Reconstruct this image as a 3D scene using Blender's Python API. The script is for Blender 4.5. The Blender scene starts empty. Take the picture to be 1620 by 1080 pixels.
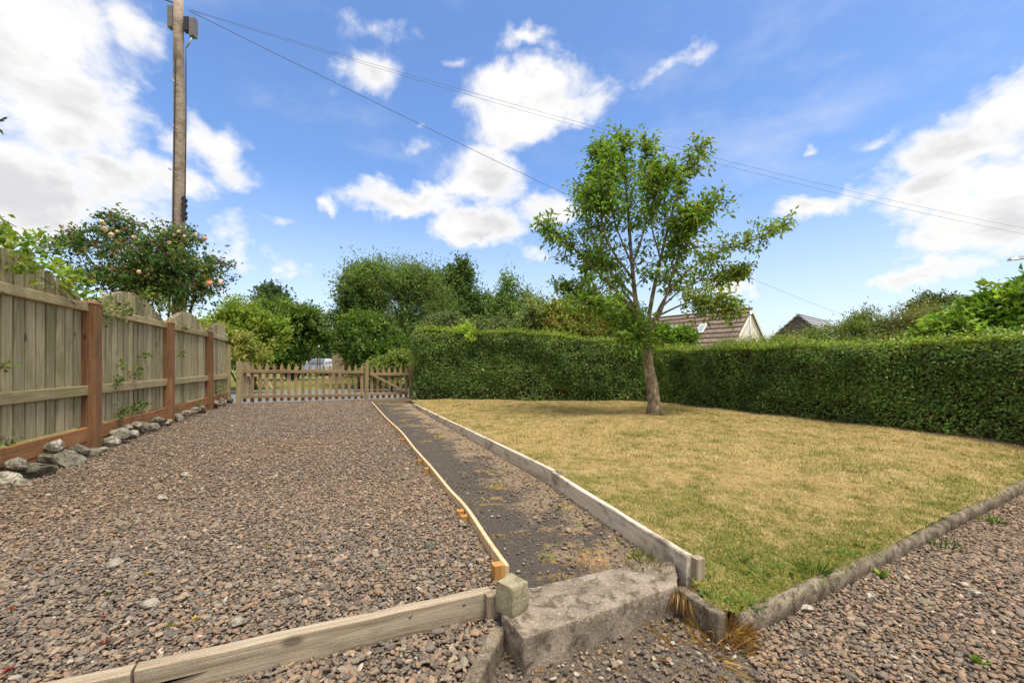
import bpy, math, random
import numpy as np
from mathutils import Vector, Matrix, noise as mnoise

random.seed(7)
RNG = np.random.default_rng(11)
SC = bpy.context.scene
COL = SC.collection
F, CX, HY, E = 690.0, 810.0, 577.0, 0.91       # focal length (photo px), principal column, horizon row, eye height

def R(a): return math.radians(a)
def G(px, py, z=0.0):                           # photo pixel -> point on the level z
    d = F * (E - z) / (py - HY)
    return Vector(((px - CX) / F * d, d, z))
def Q(px, py, d):                               # photo pixel -> point at distance d
    return Vector(((px - CX) / F * d, d, E + (HY - py) / F * d))

# ------------------------------------------------------------------ camera
cam_d = bpy.data.cameras.new('camera'); cam = bpy.data.objects.new('camera', cam_d); COL.objects.link(cam)
cam.location = (0, 0, E); cam.rotation_euler = (R(90), 0, 0)
cam_d.sensor_width = 36; cam_d.lens = F / 1620 * 36; cam_d.shift_y = (HY - 540) / 1620
cam_d.clip_start = 0.05; cam_d.clip_end = 2000
SC.camera = cam

# ------------------------------------------------------------------ light
SUN_DIR = Vector((0.24, -0.24, 0.94)).normalized()        # towards the sun
sun_el = math.asin(SUN_DIR.z); sun_az = math.atan2(SUN_DIR.x, SUN_DIR.y)
sl = bpy.data.lights.new('sun', 'SUN'); sl.energy = 2.8; sl.angle = R(26); sl.color = (1.0, 0.91, 0.77)
so = bpy.data.objects.new('sun', sl); COL.objects.link(so)
so.rotation_euler = SUN_DIR.to_track_quat('Z', 'Y').to_euler()
SC.view_settings.view_transform = 'Standard'; SC.view_settings.look = 'None'
SC.view_settings.gamma = 1.0; SC.view_settings.use_curve_mapping = False
SC.view_settings.exposure = 0.90
SC.cycles.max_bounces = 4; SC.cycles.diffuse_bounces = 3; SC.cycles.transmission_bounces = 3
SC.cycles.use_adaptive_sampling = True; SC.cycles.adaptive_threshold = 0.02

class NT:
    """small helper round a node tree"""
    def __init__(s, tree): s.t = tree; s.t.nodes.clear()
    def n(s, typ, ins=None, **kw):
        nd = s.t.nodes.new(typ)
        for k, v in kw.items(): setattr(nd, k, v)
        for k, v in (ins or {}).items():
            if hasattr(v, 'is_output'): s.t.links.new(v, nd.inputs[k])
            else: nd.inputs[k].default_value = v
        return nd
    def m(s, op, a, b=0.0, c=0.0, clamp=False):
        nd = s.t.nodes.new('ShaderNodeMath'); nd.operation = op; nd.use_clamp = clamp
        for i, v in enumerate((a, b, c)):
            if hasattr(v, 'is_output'): s.t.links.new(v, nd.inputs[i])
            else: nd.inputs[i].default_value = v
        return nd.outputs[0]
    def vm(s, op, a, b=(0, 0, 0)):
        nd = s.t.nodes.new('ShaderNodeVectorMath'); nd.operation = op
        for i, v in enumerate((a, b)):
            if hasattr(v, 'is_output'): s.t.links.new(v, nd.inputs[i])
            else: nd.inputs[i].default_value = v
        return nd.outputs['Value'] if op in ('LENGTH', 'DOT_PRODUCT') else nd.outputs[0]
    def mix(s, fac, a, b, blend='MIX'):
        nd = s.t.nodes.new('ShaderNodeMix'); nd.data_type = 'RGBA'; nd.blend_type = blend
        for i, v in ((0, fac), (6, a), (7, b)):
            if hasattr(v, 'is_output'): s.t.links.new(v, nd.inputs[i])
            else: nd.inputs[i].default_value = (*v, 1) if (i > 0 and len(v) == 3) else v
        return nd.outputs[2]
    def noise(s, vec, scale, detail=4, rough=0.55, dist=0.0, out=0):
        nd = s.n('ShaderNodeTexNoise', {'Scale': scale, 'Detail': detail, 'Roughness': rough, 'Distortion': dist})
        if vec is not None: s.t.links.new(vec, nd.inputs['Vector'])
        return nd.outputs[out]
    def ss(s, x, lo, hi):                        # smoothstep
        nd = s.n('ShaderNodeMapRange', {'From Min': lo, 'From Max': hi}, interpolation_type='SMOOTHSTEP')
        s.t.links.new(x, nd.inputs['Value']); return nd.outputs[0]
    def ramp(s, fac, stops, interp='LINEAR'):
        nd = s.t.nodes.new('ShaderNodeValToRGB'); r = nd.color_ramp; r.interpolation = interp
        while len(r.elements) > 1: r.elements.remove(r.elements[-1])
        for i, (p, c) in enumerate(stops):
            e = r.elements[0] if i == 0 else r.elements.new(p)
            e.position = p; e.color = (*c, 1)
        s.t.links.new(fac, nd.inputs[0]); return nd.outputs[0]

# ------------------------------------------------------------------ sky: Nishita air with cumulus clouds
world = bpy.data.worlds.new('World'); SC.world = world; world.use_nodes = True
w = NT(world.node_tree)
sky = w.n('ShaderNodeTexSky', sky_type='NISHITA', sun_disc=False)
sky.sun_elevation = sun_el; sky.sun_rotation = sun_az; sky.altitude = 50
sky.air_density = 1.0; sky.dust_density = 1.2; sky.ozone_density = 3.0
SKY_STRENGTH = 0.11
dirv = w.n('ShaderNodeTexCoord').outputs['Generated']
sep = w.n('ShaderNodeSeparateXYZ', {0: dirv}).outputs
az = w.m('ARCTAN2', sep[0], sep[1]); el = w.m('ARCSINE', sep[2])
azel = w.n('ShaderNodeCombineXYZ', {0: az, 1: el}).outputs[0]
wob = w.vm('SUBTRACT', w.noise(dirv, 5.0, 3, out=1), (0.5, 0.5, 0.5))
wob2 = w.vm('SUBTRACT', w.noise(dirv, 17.0, 3, out=1), (0.5, 0.5, 0.5))
def vscale(v, k):
    nd = w.n('ShaderNodeVectorMath', operation='SCALE'); w.t.links.new(v, nd.inputs[0]); nd.inputs['Scale'].default_value = k; return nd.outputs[0]
pos = w.vm('ADD', w.vm('ADD', azel, vscale(wob, 0.10)), vscale(wob2, 0.07))
# centre x, centre y, radii, strength (photo px, turned into directions); low strength = wispy
CLOUDS = [(40, 50, 225, 150, 1), (110, 190, 150, 120, 1), (20, 300, 190, 120, 1), (190, 290, 120, 70, .9), (205, 60, 70, 60, .8),
          (345, 245, 62, 50, .9), (300, 295, 55, 35, .75), (365, 390, 62, 62, .70), (450, 432, 60, 38, .64), (505, 322, 26, 18, .66),
          (585, 112, 72, 52, .68), (585, 42, 66, 34, .56), (435, 345, 50, 26, .52),
          (835, 66, 46, 26, .8), (735, 75, 45, 18, .48), (850, 150, 125, 62, 1), (815, 205, 78, 55, .95), (765, 285, 78, 62, .95),
          (650, 322, 108, 30, .9), (760, 362, 86, 40, .95), (880, 340, 75, 30, .8), (910, 170, 60, 36, .8), (660, 240, 50, 20, .42),
          (657, 200, 16, 14, .5), (1065, 102, 80, 30, .55), (1285, 234, 22, 16, .62),
          (1600, 170, 100, 70, 1), (1530, 230, 120, 60, .95), (1390, 222, 62, 22, .6), (1480, 300, 120, 60, .95), (1290, 330, 90, 28, .85),
          (1590, 330, 130, 90, 1), (1500, 385, 100, 34, .75), (1470, 436, 150, 30, .85), (1590, 455, 80, 22, .6),
          (500, 510, 50, 30, .75), (1160, 455, 48, 36, .7), (1100, 390, 60, 24, .5), (850, 415, 60, 24, .5), (1500, 475, 40, 14, .6)]
field = None
for (px, py, rx, ry, st) in CLOUDS:
    x, z = (px - CX) / F, (HY - py) / F
    a = math.atan(x); h = math.hypot(x, 1); e = math.atan2(z, h)
    ra = rx / F * math.cos(a) ** 2; re = ry / F * math.cos(a) * math.cos(e) ** 2
    v = w.vm('MULTIPLY', w.vm('SUBTRACT', pos, (a, e, 0)), (1 / ra, 1 / re, 0))
    v = w.m('MULTIPLY_ADD', w.vm('LENGTH', v), -st * 0.62, st)
    field = v if field is None else w.m('SMOOTH_MAX', field, v, 0.08)
# cloud goes on over the unseen sky, thickened to make ambient light less blue
rest = w.m('MULTIPLY', w.ss(w.noise(w.vm('MULTIPLY', dirv, (1, 1, 2.2)), 2.3, 6, 0.55), 0.30, 0.56), 1.0)
outside = w.m('MAXIMUM', w.ss(w.m('ABSOLUTE', az), R(54), R(66)), w.ss(el, R(41), R(52)))
field = w.m('MAXIMUM', field, w.m('MULTIPLY', rest, outside))
fine = w.noise(w.vm('MULTIPLY', dirv, (1, 1, 1.5)), 11.0, 9, 0.62, 0.25)
dens = w.m('ADD', field, w.m('MULTIPLY', w.m('SUBTRACT', fine, 0.5), 1.05))
alpha = w.ss(dens, 0.26, 0.72)
veil = w.m('MULTIPLY', w.ss(w.noise(w.vm('MULTIPLY', dirv, (1, 1, 2.5)), 3.2, 7, 0.6), 0.45, 0.8), 0.30)
alpha = w.m('MAXIMUM', alpha, veil)
haze_low = w.m('MULTIPLY', w.ss(el, R(24), R(1)), 0.42)                                   # pale air low down
alpha = w.m('MAXIMUM', alpha, haze_low)
greyn = w.ss(w.noise(w.vm('MULTIPLY', dirv, (1, 1, 2.6)), 5.0, 6, 0.58), 0.40, 0.66)
thick = w.ss(dens, 0.52, 0.90)
grey = w.m('MULTIPLY', w.m('MULTIPLY', greyn, thick), 0.66)
cloud_col = w.mix(grey, (1.0, 0.985, 0.965), (0.56, 0.57, 0.62))
cloud_col = w.mix(1.0, cloud_col, (0.57 / SKY_STRENGTH,) * 3, 'MULTIPLY')
air = w.n('ShaderNodeHueSaturation', {'Saturation': 1.10, 'Value': 1.17, 'Color': sky.outputs[0]}).outputs[0]
air = w.mix(1.0, air, (0.90, 0.93, 1.02), 'MULTIPLY')
skyc = w.mix(alpha, air, cloud_col)
bg = w.n('ShaderNodeBackground', {'Color': skyc, 'Strength': SKY_STRENGTH})
w.n('ShaderNodeOutputWorld', {'Surface': bg.outputs[0]})

# ------------------------------------------------------------------ materials
MATS = {}
def material(name):
    m = bpy.data.materials.new(name); m.use_nodes = True; MATS[name] = m
    return m, NT(m.node_tree)
def finish(t, col, rough=0.8, bump=None, bump_d=0.01, bump_s=0.6, spec=0.3, metal=0.0, extra=None):
    p = t.n('ShaderNodeBsdfPrincipled', {'Base Color': col if hasattr(col, 'is_output') else (*col, 1), 'Roughness': rough,
                                         'Specular IOR Level': spec, 'Metallic': metal})
    if bump is not None:
        b = t.n('ShaderNodeBump', {'Height': bump, 'Distance': bump_d, 'Strength': bump_s}); t.t.links.new(b.outputs[0], p.inputs['Normal'])
    t.n('ShaderNodeOutputMaterial', {'Surface': p.outputs[0]}); return p

def wood(name, light, dark, stain=None, stain_amt=0.5, stain_scale=4.0, rough=0.85, fine=60.0, vary=0.35, knots=True, gbump=0.004):
    m, t = material(name)
    oc = t.n('ShaderNodeTexCoord').outputs['Object']
    rnd = t.n('ShaderNodeObjectInfo').outputs['Random']
    off = t.n('ShaderNodeCombineXYZ', {0: t.m('MULTIPLY', rnd, 37.0), 1: t.m('MULTIPLY', rnd, 91.0), 2: t.m('MULTIPLY', rnd, 53.0)}).outputs[0]
    v = t.vm('ADD', oc, off)
    g1 = t.noise(t.vm('MULTIPLY', v, (0.035, 1, 1)), fine, 5, 0.6, 0.6)
    g2 = t.noise(t.vm('MULTIPLY', v, (0.12, 1, 1)), fine * 0.25, 3, 0.5, 1.2)
    c = t.mix(t.ss(t.m('ADD', t.m('MULTIPLY', g1, .6), t.m('MULTIPLY', g2, .4)), .36, .62), dark, light)
    if knots:
        vo = t.n('ShaderNodeTexVoronoi', {'Scale': 5.0, 'Randomness': 1.0}); t.t.links.new(t.vm('MULTIPLY', v, (0.55, 1.1, 1.1)), vo.inputs['Vector'])
        c = t.mix(t.m('MULTIPLY', t.ss(vo.outputs[0], 0.13, 0.05), 0.75), c, tuple(x * 0.35 for x in dark))
    br = t.m('ADD', 1 - vary / 2, t.m('MULTIPLY', t.n('ShaderNodeTexWhiteNoise', {'W': rnd}, noise_dimensions='1D').outputs[0], vary))
    c = t.mix(1.0, c, t.n('ShaderNodeCombineColor', {0: br, 1: br, 2: br}).outputs[0], 'MULTIPLY')
    if stain:
        s = t.ss(t.noise(t.vm('MULTIPLY', v, (0.5, 1, 1)), stain_scale, 6, 0.65), 0.48, 0.68)
        c = t.mix(t.m('MULTIPLY', s, stain_amt), c, stain)
    fineN = t.noise(v, 220, 2); c = t.mix(0.18, c, t.ramp(fineN, [(.3, (0.02, .02, .02)), (.7, (.9, .9, .9))]), 'OVERLAY')
    finish(t, c, rough, g1, gbump, 0.7, 0.2); return m

M_fence = wood('weathered fence timber', (0.45, 0.39, 0.245), (0.275, 0.235, 0.14), (0.18, 0.185, 0.065), .65, 4.0, vary=.5)
M_rail = wood('weathered rail timber', (0.46, 0.38, 0.22), (0.32, 0.255, 0.14), (0.23, 0.23, 0.07), .55, 4.0)
M_post = wood('brown treated timber', (0.285, 0.15, 0.075), (0.18, 0.092, 0.045), (0.10, 0.055, 0.03), .6, 5.0, .75)
M_gravelboard = wood('orange brown gravel board timber', (0.38, 0.19, 0.085), (0.26, 0.125, 0.052), (0.16, .085, .04), .5, 2.5, .75)
M_gate = wood('old brown gate timber', (0.36, 0.265, 0.15), (0.22, 0.15, 0.085), (0.24, 0.21, 0.09), .5, 5.0)
M_white = wood('bleached board timber', (0.66, 0.59, 0.49), (0.50, 0.435, 0.35), (0.14, 0.115, 0.085), .85, 6.0, .85, 70, .12)
M_batten = wood('fresh pale batten timber', (0.66, 0.49, 0.30), (0.53, 0.365, 0.205), None, 0, 3, .7, 70, .1, False)
M_peg = wood('orange peg timber', (0.46, 0.245, 0.075), (0.31, 0.15, 0.042), None, 0, 3, .65, 60, .3, False)
M_sleeper = wood('grey sleeper timber', (0.40, 0.335, 0.245), (0.235, 0.185, 0.125), (0.115, .092, .06), .65, 5.0, .9, 55, .1)
M_pole = wood('utility pole timber', (0.41, 0.33, 0.265), (0.26, 0.195, 0.145), (0.13, 0.085, 0.055), .65, 3.0, .85, 30, .05, True, .01)

def concrete(name, light, dark, stain, stain_lo=.45, scale=1.0, bump=.006):
    m, t = material(name)
    v = t.n('ShaderNodeNewGeometry').outputs['Position']
    a = t.noise(v, 6 * scale, 7, .65); b = t.noise(v, 90 * scale, 4, .7); s = t.noise(v, 16 * scale, 6, .7, .4)
    c = t.mix(t.ss(a, .35, .68), dark, light)
    c = t.mix(t.ss(b, .56, .70), c, tuple(min(1, x * 1.7) for x in light))
    c = t.mix(t.ss(b, .44, .30), c, tuple(x * .45 for x in dark))
    c = t.mix(t.m('MULTIPLY', t.ss(s, stain_lo, stain_lo + .16), .85), c, stain)
    finish(t, c, .92, t.m('ADD', t.m('MULTIPLY', b, .6), s), bump, .8, .2); return m
M_conc = concrete('weathered concrete', (0.315, 0.262, 0.205), (0.178, 0.145, 0.108), (0.08, 0.062, 0.044), .48)
M_kerb = concrete('lichened concrete edging', (0.27, 0.225, 0.165), (0.135, 0.11, 0.08), (0.065, 0.052, 0.036), .46, 1.4)
M_block = concrete('greenish sandstone', (0.33, 0.29, 0.185), (0.235, 0.21, 0.135), (0.175, 0.165, 0.10), .5, 1.2, .006)

def stone_mat(name, stops, v_amt=.5):
    m, t = material(name)
    rnd = t.n('ShaderNodeObjectInfo').outputs['Random']
    oc = t.n('ShaderNodeTexCoord').outputs['Object']
    off = t.n('ShaderNodeCombineXYZ', {0: t.m('MULTIPLY', rnd, 71.0), 1: t.m('MULTIPLY', rnd, 13.0)}).outputs[0]
    v = t.vm('ADD', oc, off)
    c = t.ramp(rnd, stops, 'CONSTANT')
    n1 = t.noise(v, 2.4, 4, .65)
    k = t.m('ADD', 1 - v_amt / 2, t.m('MULTIPLY', t.ss(n1, .3, .7), v_amt))
    c = t.mix(1.0, c, t.n('ShaderNodeCombineColor', {0: k, 1: k, 2: k}).outputs[0], 'MULTIPLY')
    finish(t, c, .75, n1, .2, .4, .3); return m
PEB = [(0.30, .205, .135), (.20, .155, .115), (.15, .125, .10), (.36, .27, .18), (.088, .083, .08), (.25, .16, .115), (.19, .155, .115), (.27, .21, .15),
       (.13, .11, .09), (.33, .23, .155), (.17, .145, .12), (.23, .175, .125), (.068, .067, .068), (.30, .205, .14), (.40, .33, .25), (.20, .14, .10),
       (.26, .20, .14), (.145, .13, .11), (.34, .255, .17), (.56, .50, .42)]
def calm(c, k=.66, mid=(.238, .172, .117)): return tuple(m_ + (x_ - m_) * k for x_, m_ in zip(c, mid))
PEB = [calm((r_ * 1.12, g_ * 1.05, b_ * 1.0)) for r_, g_, b_ in PEB]
stops = [(i / len(PEB) if i < 19 else .988, c) for i, c in enumerate(PEB)]
M_pebble = stone_mat('mixed river gravel', stops)
GPEB = [(.18, .155, .13), (.12, .108, .096), (.25, .205, .16), (.075, .07, .066), (.21, .175, .14), (.145, .127, .108), (.29, .225, .16), (.095, .09, .086), (.23, .20, .165), (.165, .142, .118), (.32, .27, .205), (.50, .45, .38)]
M_pebble_grey = stone_mat('grey river gravel', [(i / 12 if i < 11 else .98, calm(c, .68, (.20, .156, .115))) for i, c in enumerate(GPEB)])
M_grit = stone_mat('dark grit', [(0, (.13, .11, .09)), (.3, (.20, .155, .115)), (.55, (.085, .078, .07)), (.7, (.27, .21, .15)), (.93, (.44, .38, .30))])

def ground_mat(name, base, stops_scale, bump_d=.012, patches=()):
    """base: list of (pos, colour) over fine noise; patches: (scale, lo, hi, colour, seed)"""
    m, t = material(name)
    v = t.n('ShaderNodeNewGeometry').outputs['Position']
    f1 = t.noise(v, stops_scale, 6, .7)
    c = t.ramp(f1, base)
    for (sc, lo, hi, colr, seed) in patches:
        s = t.ss(t.noise(t.vm('ADD', v, (seed, seed * .37, 0)), sc, 6, .68), lo, hi)
        c = t.mix(s, c, colr)
    vo = t.n('ShaderNodeTexVoronoi', {'Scale': stops_scale * 1.3}); t.t.links.new(v, vo.inputs['Vector'])
    finish(t, c, .95, t.m('SUBTRACT', f1, t.m('MULTIPLY', vo.outputs[0], .5)), bump_d, .8, .15); return m
M_drive = ground_mat('gravel bed', [(.3, (.12, .09, .064)), (.5, (.20, .15, .108)), (.7, (.30, .225, .16))], 55, .02,
                     [(1.1, .50, .66, (.115, .105, .09), 3), (.9, .56, .7, (.30, .22, .155), 9)])
M_yard = ground_mat('yard gravel bed', [(.3, (.10, .08, .062)), (.5, (.19, .15, .115)), (.7, (.28, .215, .16))], 60, .02)
M_soil = ground_mat('mossy soil', [(.3, (.065, .052, .04)), (.5, (.13, .105, .082)), (.7, (.24, .20, .16))], 70, .015,
                    [(5, .55, .68, (.17, .115, .055), 2), (7, .6, .72, (.13, .12, .045), 5)])
m, t = material('cinder path'); v = t.n('ShaderNodeNewGeometry').outputs['Position']
sp = t.n('ShaderNodeSeparateXYZ', {0: v}).outputs
across = t.m('SUBTRACT', t.m('MULTIPLY_ADD', sp[1], -.377, 1.512), sp[0])                   # metres from the lawn board
f1 = t.noise(v, 85, 6, .72)
c = t.ramp(f1, [(.28, (.040, .035, .031)), (.5, (.080, .068, .058)), (.72, (.17, .14, .11))])
deb = t.ramp(f1, [(.28, (.12, .085, .055)), (.5, (.24, .18, .12)), (.72, (.36, .28, .19))])
k = t.m('ADD', t.m('MULTIPLY', across, -1.25), t.m('MULTIPLY', t.noise(v, 2.6, 6, .68), 2.4))
c = t.mix(t.ss(k, .72, 1.12), c, deb)
for (sc_, lo, hi, colr, seed) in ((2.6, .56, .63, (.33, .24, .055), 12), (3.4, .60, .66, (.36, .22, .085), 31), (6, .62, .68, (.20, .21, .045), 7)):
    near = t.ss(across, .95, .35)
    mk = t.m('MULTIPLY', t.ss(t.noise(t.vm('ADD', v, (seed, seed * .37, 0)), sc_, 6, .7), lo, hi), near)
    c = t.mix(t.m('MULTIPLY', mk, .85), c, colr)
finish(t, c, .95, f1, .012, .9, .15); M_path = m
M_road = ground_mat('asphalt', [(.3, (.13, .13, .135)), (.7, (.20, .20, .205))], 40, .004)
M_verge = ground_mat('rough grass ground', [(.3, (.07, .10, .025)), (.5, (.16, .18, .05)), (.7, (.26, .25, .09))], 6, .02)

M_litter = ground_mat('hedge leaf litter', [(.3, (.10, .065, .035)), (.5, (.22, .145, .08)), (.7, (.36, .25, .14))], 60, .015)
# lawn ground: straw with green patches; same pattern drives the blades
m, t = material('dry lawn ground'); v = t.n('ShaderNodeNewGeometry').outputs['Position']
c = t.ramp(t.noise(v, 45, 6, .75), [(.3, (.235, .175, .075)), (.5, (.40, .31, .135)), (.7, (.53, .42, .20))])
c = t.mix(t.m('MULTIPLY', t.ss(t.noise(v, 2.6, 6, .7), .48, .66), .6), c, (.19, .195, .05))
finish(t, c, .95, t.noise(v, 60, 5, .7), .02, .8, .1); M_lawn = m

def leaf_mat(name, trans=.42, rough=.5, spec=.35):
    m, t = material(name)
    a = t.n('ShaderNodeAttribute', attribute_name='tint').outputs['Color']
    p = t.n('ShaderNodeBsdfPrincipled', {'Base Color': a, 'Roughness': rough, 'Specular IOR Level': spec})
    tc = t.mix(1.0, a, (1.25, 1.3, .55), 'MULTIPLY')
    tr = t.n('ShaderNodeBsdfTranslucent', {'Color': tc})
    mx = t.n('ShaderNodeMixShader', {0: trans, 1: p.outputs[0], 2: tr.outputs[0]})
    t.n('ShaderNodeOutputMaterial', {'Surface': mx.outputs[0]}); return m
M_leaf = leaf_mat('leaf'); M_hedge = leaf_mat('hedge leaf', .38, .5, .35); M_petal = leaf_mat('petal', .3, .6, .2); M_straw = leaf_mat('dry grass', .25, .7, .2)

m, t = material('lawn blades')
a = t.n('ShaderNodeAttribute', attribute_name='tint', attribute_type='INSTANCER').outputs['Fac']
rn = t.n('ShaderNodeObjectInfo').outputs['Random']
dry = t.ramp(rn, [(0, (.52, .395, .17)), (.3, (.61, .475, .23)), (.55, (.41, .29, .115)), (.8, (.56, .43, .195)), (1, (.68, .55, .30))])
grn = t.ramp(rn, [(0, (.16, .19, .032)), (.35, (.25, .25, .05)), (.7, (.13, .175, .027)), (1, (.34, .31, .08))])
c = t.mix(a, dry, grn)
p = t.n('ShaderNodeBsdfPrincipled', {'Base Color': c, 'Roughness': .7, 'Specular IOR Level': .15})
tr = t.n('ShaderNodeBsdfTranslucent', {'Color': c}); mx = t.n('ShaderNodeMixShader', {0: .25, 1: p.outputs[0], 2: tr.outputs[0]})
t.n('ShaderNodeOutputMaterial', {'Surface': mx.outputs[0]}); M_blade = m

def bark(name, light, dark, scale=14, lichen=None):
    m, t = material(name); v = t.n('ShaderNodeNewGeometry').outputs['Position']
    n1 = t.noise(t.vm('MULTIPLY', v, (1, 1, .3)), scale, 6, .7, .5)
    c = t.mix(t.ss(n1, .35, .65), dark, light)
    if lichen: c = t.mix(t.ss(t.noise(v, 9, 6, .7), .52, .62), c, lichen)
    finish(t, c, .9, n1, .02, .9, .15); return m
M_bark = bark('tree bark', (.29, .225, .145), (.125, .095, .064), 22, (.38, .33, .225))
M_bark2 = bark('dark bark', (.14, .11, .08), (.06, .05, .038))
M_twig = bark('hedge twigs', (.085, .06, .035), (.035, .028, .018), 30)

def plain(name, col, rough=.6, metal=0., spec=.4, nscale=20., namt=.15):
    m, t = material(name); v = t.n('ShaderNodeTexCoord').outputs['Object']
    c = t.mix(t.ss(t.noise(v, nscale, 4, .6), .3, .7), tuple(x * (1 - namt) for x in col), tuple(min(1, x * (1 + namt)) for x in col))
    finish(t, c, rough, None, spec=spec, metal=metal); return m
M_greybox = plain('grey plastic', (.16, .15, .15), .6); M_wire = plain('faded cable', (.10, .10, .11), .6); M_black = plain('black cable', (.025, .025, .027), .55)
M_steel = plain('galvanised steel', (.40, .41, .42), .45, .6)
M_render = plain('cream render', (.80, .74, .63), .9, nscale=3); M_bargeboard = plain('white painted board', (.78, .78, .78), .6)
M_tile = plain('brown roof tile', (.16, .115, .09), .85, nscale=9, namt=.4); M_tile2 = plain('grey brown roof tile', (.185, .14, .112), .85, nscale=9, namt=.4)
M_slate = plain('grey slate', (.30, .31, .34), .7, nscale=5); M_cladding = plain('dark brown cladding', (.115, .088, .075), .85, nscale=6, namt=.3)
M_glass = plain('window glass', (.30, .36, .42), .08, 0, .8); M_darkglass = plain('windscreen glass', (.10, .12, .14), .12, 0, .6)
M_carpaint = plain('silver car paint', (.46, .48, .51), .3, .0, .6, namt=.03); M_tyre = plain('tyre rubber', (.02, .02, .02), .85)
M_lampglass = plain('headlight lens', (.75, .77, .8), .1, 0, .8); M_brick = plain('red brick', (.30, .10, .065), .9, nscale=12, namt=.35)
M_plate = plain('number plate', (.8, .8, .78), .5)
M_beige = wood('sun bleached post timber', (.36, .29, .19), (.25, .19, .12), None, 0)
def rock_mat(name, a, b, moss=(.12, .13, .05), amt=.4):
    m, t = material(name); v = t.n('ShaderNodeNewGeometry').outputs['Position']
    n1 = t.noise(v, 16, 7, .7, .5); n2 = t.noise(v, 45, 5, .7)
    c = t.mix(t.ss(n1, .42, .58), b, a); c = t.mix(t.m('MULTIPLY', t.ss(t.noise(v, 11, 5, .65), .5, .66), amt), c, moss)
    finish(t, c, .85, t.m('ADD', n1, n2), .012, .8, .25); return m
M_rockA = rock_mat('pale quartz rock', (.52, .47, .39), (.21, .19, .145)); M_rockB = rock_mat('grey green slate rock', (.21, .195, .145), (.085, .08, .062), (.17, .16, .07), .6)
M_rockC = rock_mat('grey rock', (.33, .30, .235), (.13, .12, .095))

# ------------------------------------------------------------------ object helpers
def world_matrix(o):
    b = Matrix.LocRotScale(o.location, o.rotation_euler, o.scale)
    return world_matrix(o.parent) @ o.matrix_parent_inverse @ b if o.parent else b
def attach(o, parent):
    COL.objects.link(o)
    if parent is not None:
        o.parent = parent; o.matrix_parent_inverse = world_matrix(parent).inverted()
    return o
def tag(o, label, cat=None, group=None, kind=None):
    if label: o['label'] = label
    if cat: o['category'] = cat
    if group: o['group'] = group
    if kind: o['kind'] = kind
    return o
def thing(name, loc, label, cat, group=None):
    o = bpy.data.objects.new(name, None); o.location = loc; o.empty_display_size = .1; COL.objects.link(o)
    return tag(o, label, cat, group)
def mesh(name, verts, faces, mat, smooth=False, tint=None):
    me = bpy.data.meshes.new(name)
    if isinstance(faces, np.ndarray):
        n, k = faces.shape
        me.vertices.add(len(verts)); me.vertices.foreach_set('co', np.asarray(verts, np.float32).ravel())
        me.loops.add(n * k); me.loops.foreach_set('vertex_index', faces.astype(np.int32).ravel())
        me.polygons.add(n); me.polygons.foreach_set('loop_start', np.arange(0, n * k, k, dtype=np.int32))
        me.update(calc_edges=True)
    else:
        me.from_pydata([tuple(v) for v in verts], [], faces); me.update()
    if tint is not None:
        a = me.color_attributes.new('tint', 'FLOAT_COLOR', 'POINT')
        c = np.ones((len(verts), 4), np.float32); c[:, :3] = tint; a.data.foreach_set('color', c.ravel())
    if smooth: me.polygons.foreach_set('use_smooth', np.ones(len(me.polygons), bool))
    if mat: me.materials.append(mat)
    return me
def obj(name, me, parent=None, loc=None, rot=None, scale=None):
    o = bpy.data.objects.new(name, me)
    if loc is not None: o.location = loc
    if rot is not None: o.rotation_euler = rot
    if scale is not None: o.scale = scale
    return attach(o, parent)

def plank(name, p0, p1, w, h, mat, parent=None, up=(0, 0, 1), bev=.004, shear=0., wob=0., nseg=1):
    """timber from p0 to p1; w across, h along 'up'; local X runs along the grain; shear slants the far end"""
    p0, p1 = Vector(p0), Vector(p1); L = (p1 - p0).length
    x = (p1 - p0).normalized(); y = Vector(up).cross(x).normalized(); z = x.cross(y)
    a, b = w / 2, h / 2
    prof = [(-a + bev, -b), (a - bev, -b), (a, -b + bev), (a, b - bev), (a - bev, b), (-a + bev, b), (-a, b - bev), (-a, -b + bev)]
    vs, fs = [], []
    if wob and nseg == 1: nseg = max(2, int(L / .12))
    for i in range(nseg + 1):
        u = i / nseg
        jy = random.uniform(-wob, wob); jz = random.uniform(-wob, wob)
        for (py, pz) in prof:
            sx = shear * py if i == nseg else 0
            vs.append((u * L + sx, py + jy + random.uniform(-wob, wob) * .5, pz + jz + random.uniform(-wob, wob) * .5))
    for i in range(nseg):
        for k in range(8):
            fs.append((i * 8 + k, i * 8 + (k + 1) % 8, (i + 1) * 8 + (k + 1) % 8, (i + 1) * 8 + k))
    fs.append(tuple(range(7, -1, -1))); fs.append(tuple(nseg * 8 + k for k in range(8)))
    o = bpy.data.objects.new(name, mesh(name, vs, fs, mat))
    M = Matrix((x, y, z)).transposed().to_4x4(); M.translation = p0
    o.location = p0; o.rotation_euler = M.to_euler()
    return attach(o, parent)
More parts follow.
